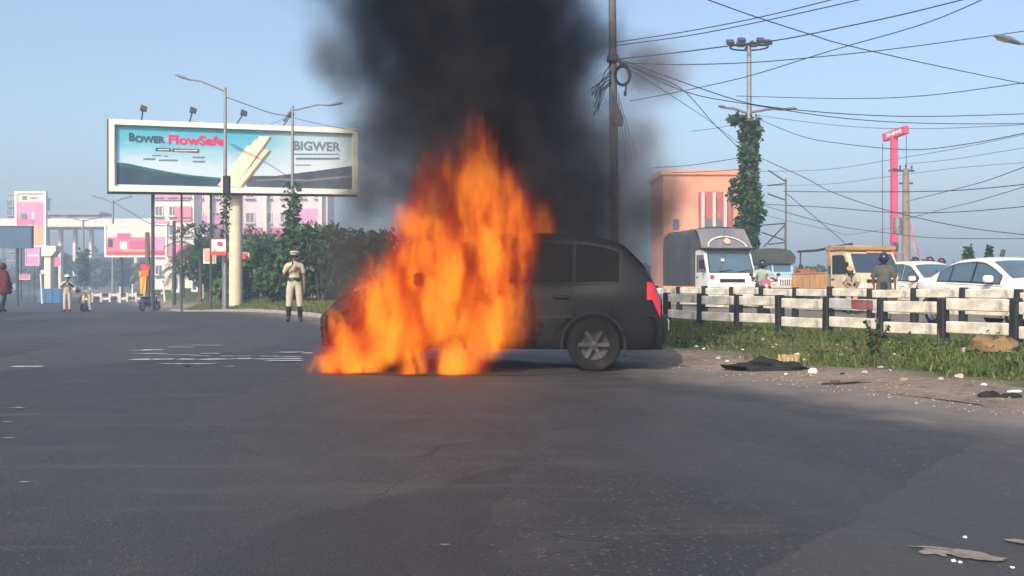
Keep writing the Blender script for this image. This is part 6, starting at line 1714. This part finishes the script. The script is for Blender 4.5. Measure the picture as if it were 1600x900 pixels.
# grit and pebbles that nobody could count
gr = MB()
for _ in range(1300):
    Y = 5.5 + 12 * rg.random() ** 1.4; C = 7.5 + abs(rg.gauss(0, 1.0)) - .5; X = xof(C, Y)
    if X < .5 or X / Y > .6: continue
    s = rg.uniform(.004, .013) * (2 if rg.random() < .04 else 1); z = (vz(C, Y) if C > 7.8 else .004)
    gr.add([(X - s, Y, z), (X + s * .8, Y - s * .6, z), (X + s * .5, Y + s, z), (X, Y, z + s)], [(0, 1, 3), (1, 2, 3), (2, 0, 3)])
tag(gr.build('gravel', mat('grit', (.22, .18, .15), .9, .3, 30, island=.5), recalc=False), 'loose grit and pebbles along the dirt edge of the road', 'gravel', kind='stuff')
fl = MB()
for _ in range(240):
    Y = 6.5 + 13 * rg.random() ** 1.3; C = rg.uniform(8.2, 13.0); X = xof(C, Y)
    if X < .8 or X / Y > .6: continue
    s = rg.uniform(.008, .022); z = vz(C, Y) + rg.uniform(.005, .05); a = rg.random() * 3; t_ = rg.uniform(-.6, .6)
    u = Vector((math.cos(a), math.sin(a), t_ * .5)) * s; w = Vector((-math.sin(a), math.cos(a), .6)) * s * rg.uniform(.4, 1)
    p = Vector((X, Y, z)); fl.add([p - u - w, p + u - w * .7, p + u * .8 + w, p - u * .9 + w * .8], [(0, 1, 2, 3)])
tag(fl.build('litter_flecks', mat('torn_paper', (.5, .45, .38), .85, .3, 30, island=.5), recalc=False), 'torn paper flecks scattered through the verge grass', 'litter', kind='stuff')

# ================================================================== FIRE, SMOKE, HAZE
FIRE_O = Vector((-1.05, 11.35, 0))
m, nb, out = newmat('flame_gas')
co = nb.coord(); wp = nb.pos()
nz = nb.noisec(nb.map(wp, (1.5, 1.5, 0.75)), 1.0, 3.0)
s3 = nb.sep(nb.v('SUBTRACT', nz, (0.5, 0.5, 0.5)))
p = nb.sep(co)
z = p[2]
amp = nb.m('ADD', 0.25, nb.m('MULTIPLY', z, 0.9))
n2 = nb.sep(nb.v('SUBTRACT', nb.noisec(nb.map(wp, (4.5, 4.5, 1.7)), 1.0, 3.0), (.5, .5, .5))); amp2 = nb.m('ADD', .15, nb.m('MULTIPLY', z, .75))
px = nb.m('ADD', nb.m('ADD', p[0], nb.m('MULTIPLY', s3[0], amp)), nb.m('MULTIPLY', n2[0], amp2)); py = nb.m('ADD', nb.m('ADD', p[1], nb.m('MULTIPLY', s3[1], amp)), nb.m('MULTIPLY', n2[1], amp2))
r = nb.m('SQRT', nb.m('ADD', nb.m('MULTIPLY', px, px), nb.m('MULTIPLY', py, py)))
zc = nb.m('MAXIMUM', nb.m('ADD', z, 0.06), 0.001); zi = nb.m('MAXIMUM', nb.m('SUBTRACT', 1.0, z), 0.0)
prof = nb.m('MULTIPLY', nb.m('MULTIPLY', 1.55, nb.m('POWER', zc, 0.45)), nb.m('POWER', zi, 0.85))
q = nb.m('SUBTRACT', 1.0, nb.m('DIVIDE', r, nb.m('MAXIMUM', prof, 0.02)))
core = nb.ss(q, 0.0, 0.9)
fine = nb.noise(nb.map(wp, (3.6, 3.6, 1.6)), 1.0, 4.0, 0.65)
core = nb.m('MULTIPLY', core, nb.ss(fine, 0.28, 0.6))
fade = nb.m('MULTIPLY', nb.ss(z, 0.02, 0.2), nb.ss(z, 1.0, 0.5))
d = nb.m('MULTIPLY', nb.m('MULTIPLY', core, fade), 6.0)
hot = nb.m('SUBTRACT', nb.ss(core, 0.1, 0.85), nb.m('MULTIPLY', z, .55))
ec = nb.mix(nb.ss(hot, -.1, .35), (0.42, 0.035, 0.004), (0.95, 0.16, 0.010))
ec = nb.mix(nb.ss(hot, .3, .85), ec, (1.5, 0.46, 0.035))
em = nb.node('ShaderNodeEmission'); nb.set(em.inputs['Color'], ec); nb.set(em.inputs['Strength'], d)
ab = nb.node('ShaderNodeVolumeAbsorption'); ab.inputs['Color'].default_value = (0, 0, 0, 1); nb.set(ab.inputs['Density'], d)
ad = nb.node('ShaderNodeAddShader'); nb.nt.links.new(em.outputs[0], ad.inputs[0]); nb.nt.links.new(ab.outputs[0], ad.inputs[1])
nb.nt.links.new(ad.outputs[0], out.inputs['Volume'])
FLAME = m
hull = [(max(0.02, 1.5 * 1.55 * (max(z_, 0) + .06) ** .45 * (1 - z_) ** .85), z_) for z_ in (0, .05, .15, .3, .45, .6, .75, .88, .96, 1.0)]
fmb = MB(); fmb.lathe(hull, 14); fmb.f.append(tuple(range(14))[::-1]); fmb.mi.append(0); fmb.f.append(tuple(range(14 * 9, 14 * 10))); fmb.mi.append(0)
fme = fmb.mesh('flame', FLAME, smooth=True)
fire = thing('fire', 'tall orange flames wrapping the front half of the burning hatchback', 'fire', FIRE_O)
def flame(x0, y0, x1, y1, Y, r, dp=1.0):
    a = at(x0, y0, Y) - FIRE_O; b_ = at(x1, y1, Y) - FIRE_O
    d_ = b_ - a; L = d_.length
    o = bpy.data.objects.new('flame', fme); COL.objects.link(o); o.parent = fire
    o.location = a; o.rotation_euler = d_.to_track_quat('Z', 'X').to_euler(); o.scale = (r, r * dp, L)
for f_ in ((768, 530, 736, 140, 11.2, 1.0, 1), (700, 560, 640, 290, 10.75, 1.0, 1), (622, 580, 582, 375, 10.6, .84, 1), (566, 594, 508, 465, 10.5, .52, 1), (612, 564, 462, 576, 10.5, .42, 1),
           (778, 560, 802, 225, 10.9, .82, 1), (704, 606, 748, 460, 10.3, .5, 1), (676, 530, 694, 330, 10.5, .6, 1), (835, 440, 860, 290, 11.6, .45, 1), (690, 450, 680, 205, 12.0, .95, 1), (765, 575, 760, 340, 10.6, .5, 1), (640, 600, 650, 480, 10.35, .4, 1)):
    flame(*f_)

# --- smoke column
m, nb, out = newmat('black_smoke')
wp = nb.pos(); p = nb.sep(wp)
zz = nb.m('SUBTRACT', p[2], 2.0)
nz = nb.noisec(nb.map(wp, (0.62, 0.62, 0.5)), 1.0, 4.0); s3 = nb.sep(nb.v('SUBTRACT', nz, (.5, .5, .5)))
cx = nb.m('ADD', -0.22, nb.m('MULTIPLY', zz, -0.17)); cyv = 11.85
rx = nb.m('ADD', nb.m('SUBTRACT', p[0], cx), nb.m('MULTIPLY', s3[0], 1.5)); ry = nb.m('ADD', nb.m('SUBTRACT', p[1], cyv), nb.m('MULTIPLY', s3[1], 1.5))
r = nb.m('SQRT', nb.m('ADD', nb.m('MULTIPLY', rx, rx), nb.m('MULTIPLY', ry, ry)))
Rr = nb.m('ADD', 1.95, nb.m('MULTIPLY', zz, 0.17))
q = nb.m('SUBTRACT', 1.0, nb.m('DIVIDE', r, Rr))
fine = nb.noise(wp, 1.5, 5.0, 0.62)
q2 = nb.m('ADD', q, nb.m('MULTIPLY', nb.m('SUBTRACT', fine, 0.5), 1.0))
d = nb.m('MULTIPLY', nb.m('POWER', nb.ss(q2, 0.0, 0.85), 1.6), nb.m('MULTIPLY', nb.ss(p[2], 0.55, 2.0), 4.2))
pv = nb.node('ShaderNodeVolumePrincipled'); nb.set(pv.inputs['Density'], d)
nb.set(pv.inputs['Color'], nb.mix(nb.ss(nb.noise(nb.map(wp, (1, 1, .8)), 1.1, 4.0, .6), .42, .62), (0.03, 0.028, 0.036), (0.12, 0.112, 0.125))); pv.inputs['Anisotropy'].default_value = 0.2  # noise mixes two smoke colours, painting in lit and dark folds
nb.nt.links.new(pv.outputs[0], out.inputs['Volume'])
SMOKE = m
sm = MB()
prof = []
for z_ in (0.5, 1.4, 2.4, 3.4, 4.5, 6.0, 7.5, 9.0):
    prof.append((1.3 * (1.95 + .17 * (z_ - 2)), z_))
n = 20; vs = []; fs = []
for (r_, z_) in prof:
    for k in range(n):
        a = 2 * math.pi * k / n; vs.append((-0.22 - .17 * (z_ - 2) + r_ * math.cos(a), 11.85 + r_ * math.sin(a), z_))
for i in range(len(prof) - 1):
    for k in range(n): fs.append((i * n + k, i * n + (k + 1) % n, (i + 1) * n + (k + 1) % n, (i + 1) * n + k))
fs.append(tuple(range(n))[::-1]); fs.append(tuple(range((len(prof) - 1) * n, len(prof) * n)))
sm.add(vs, fs)
tag(sm.build('smoke', SMOKE, smooth=True), 'thick black smoke column rising from the burning hatchback', 'smoke', kind='stuff')

# --- thinner smoke drifting off the column
def drift(name, label, puffs, dens, col):
    m, nb, out = newmat(name); co = nb.coord(); wp = nb.pos()
    nz = nb.noisec(nb.map(wp, (.8, .8, .7)), 1.0, 4.0)
    q = nb.v('ADD', co, nb.v('MULTIPLY', nb.v('SUBTRACT', nz, (.5, .5, .5)), (.7, .7, .7)))
    ln = nb.node('ShaderNodeVectorMath', operation='LENGTH'); nb.set(ln.inputs[0], q)
    d = nb.m('MULTIPLY', nb.m('POWER', nb.ss(ln.outputs['Value'], .95, .1), 1.4), dens)
    d = nb.m('MULTIPLY', d, nb.m('ADD', .35, nb.ss(nb.noise(wp, 1.3, 5.0, .6), .35, .7)))
    pv = nb.node('ShaderNodeVolumePrincipled'); nb.set(pv.inputs['Density'], d); pv.inputs['Color'].default_value = (*col, 1)
    nb.nt.links.new(pv.outputs[0], out.inputs['Volume'])
    mb = MB(); mb.ball((0, 0, 0), (1, 1, 1), 18, 12); me = mb.mesh(name, m, smooth=True)
    for (x, y, Y, rx, rz, ry) in puffs:
        o = bpy.data.objects.new('smoke_wisp', me); COL.objects.link(o); o.location = at(x, y, Y); o.scale = (rx, ry, rz)
        tag(o, label, None, None, 'stuff')
drift('grey_smoke', 'thin grey smoke drifting off the side of the black column', ((965, 260, 12.6, 1.15, 1.6, .9), (1020, 110, 12.8, .95, .7, .8), (930, 350, 12.7, 1.1, 1.0, .8)), 3.2, (.36, .335, .345))
drift('dark_veil', 'dark smoke veil rolling low beside the flames', ((555, 390, 12.4, .85, 1.2, .7), (520, 90, 12.2, .6, .9, .6), (590, 270, 12.2, .9, 1.0, .7), (560, 480, 11.6, .6, .7, .6)), 2.3, (.16, .15, .15))
drift('soot_veil', 'sooty smoke hanging over the cabin and rear of the burning car', ((865, 410, 10.75, .75, .7, .55), (965, 420, 11.0, .75, .7, .6), (930, 500, 10.6, .8, .55, .4), (1020, 330, 12.4, .6, 1.1, .6)), 3.4, (.07, .067, .072))
drift('pale_smoke', 'pale thin smoke fading across the salmon building edge', ((1035, 320, 13.2, .55, 1.1, .5), (1000, 420, 13.2, .6, .6, .5)), 1.6, (.62, .6, .62))
# --- haze
m, nb, out = newmat('haze_air')
pv = nb.node('ShaderNodeVolumePrincipled'); pv.inputs['Density'].default_value = 0.0030
pv.inputs['Color'].default_value = (0.66, 0.83, 1.0, 1); pv.inputs['Anisotropy'].default_value = 0.25
nb.nt.links.new(pv.outputs[0], out.inputs['Volume'])
hz = MB(); hz.box((0, 190, 15.5), (860, 500, 36))
tag(hz.build('haze', m), kind='stuff')
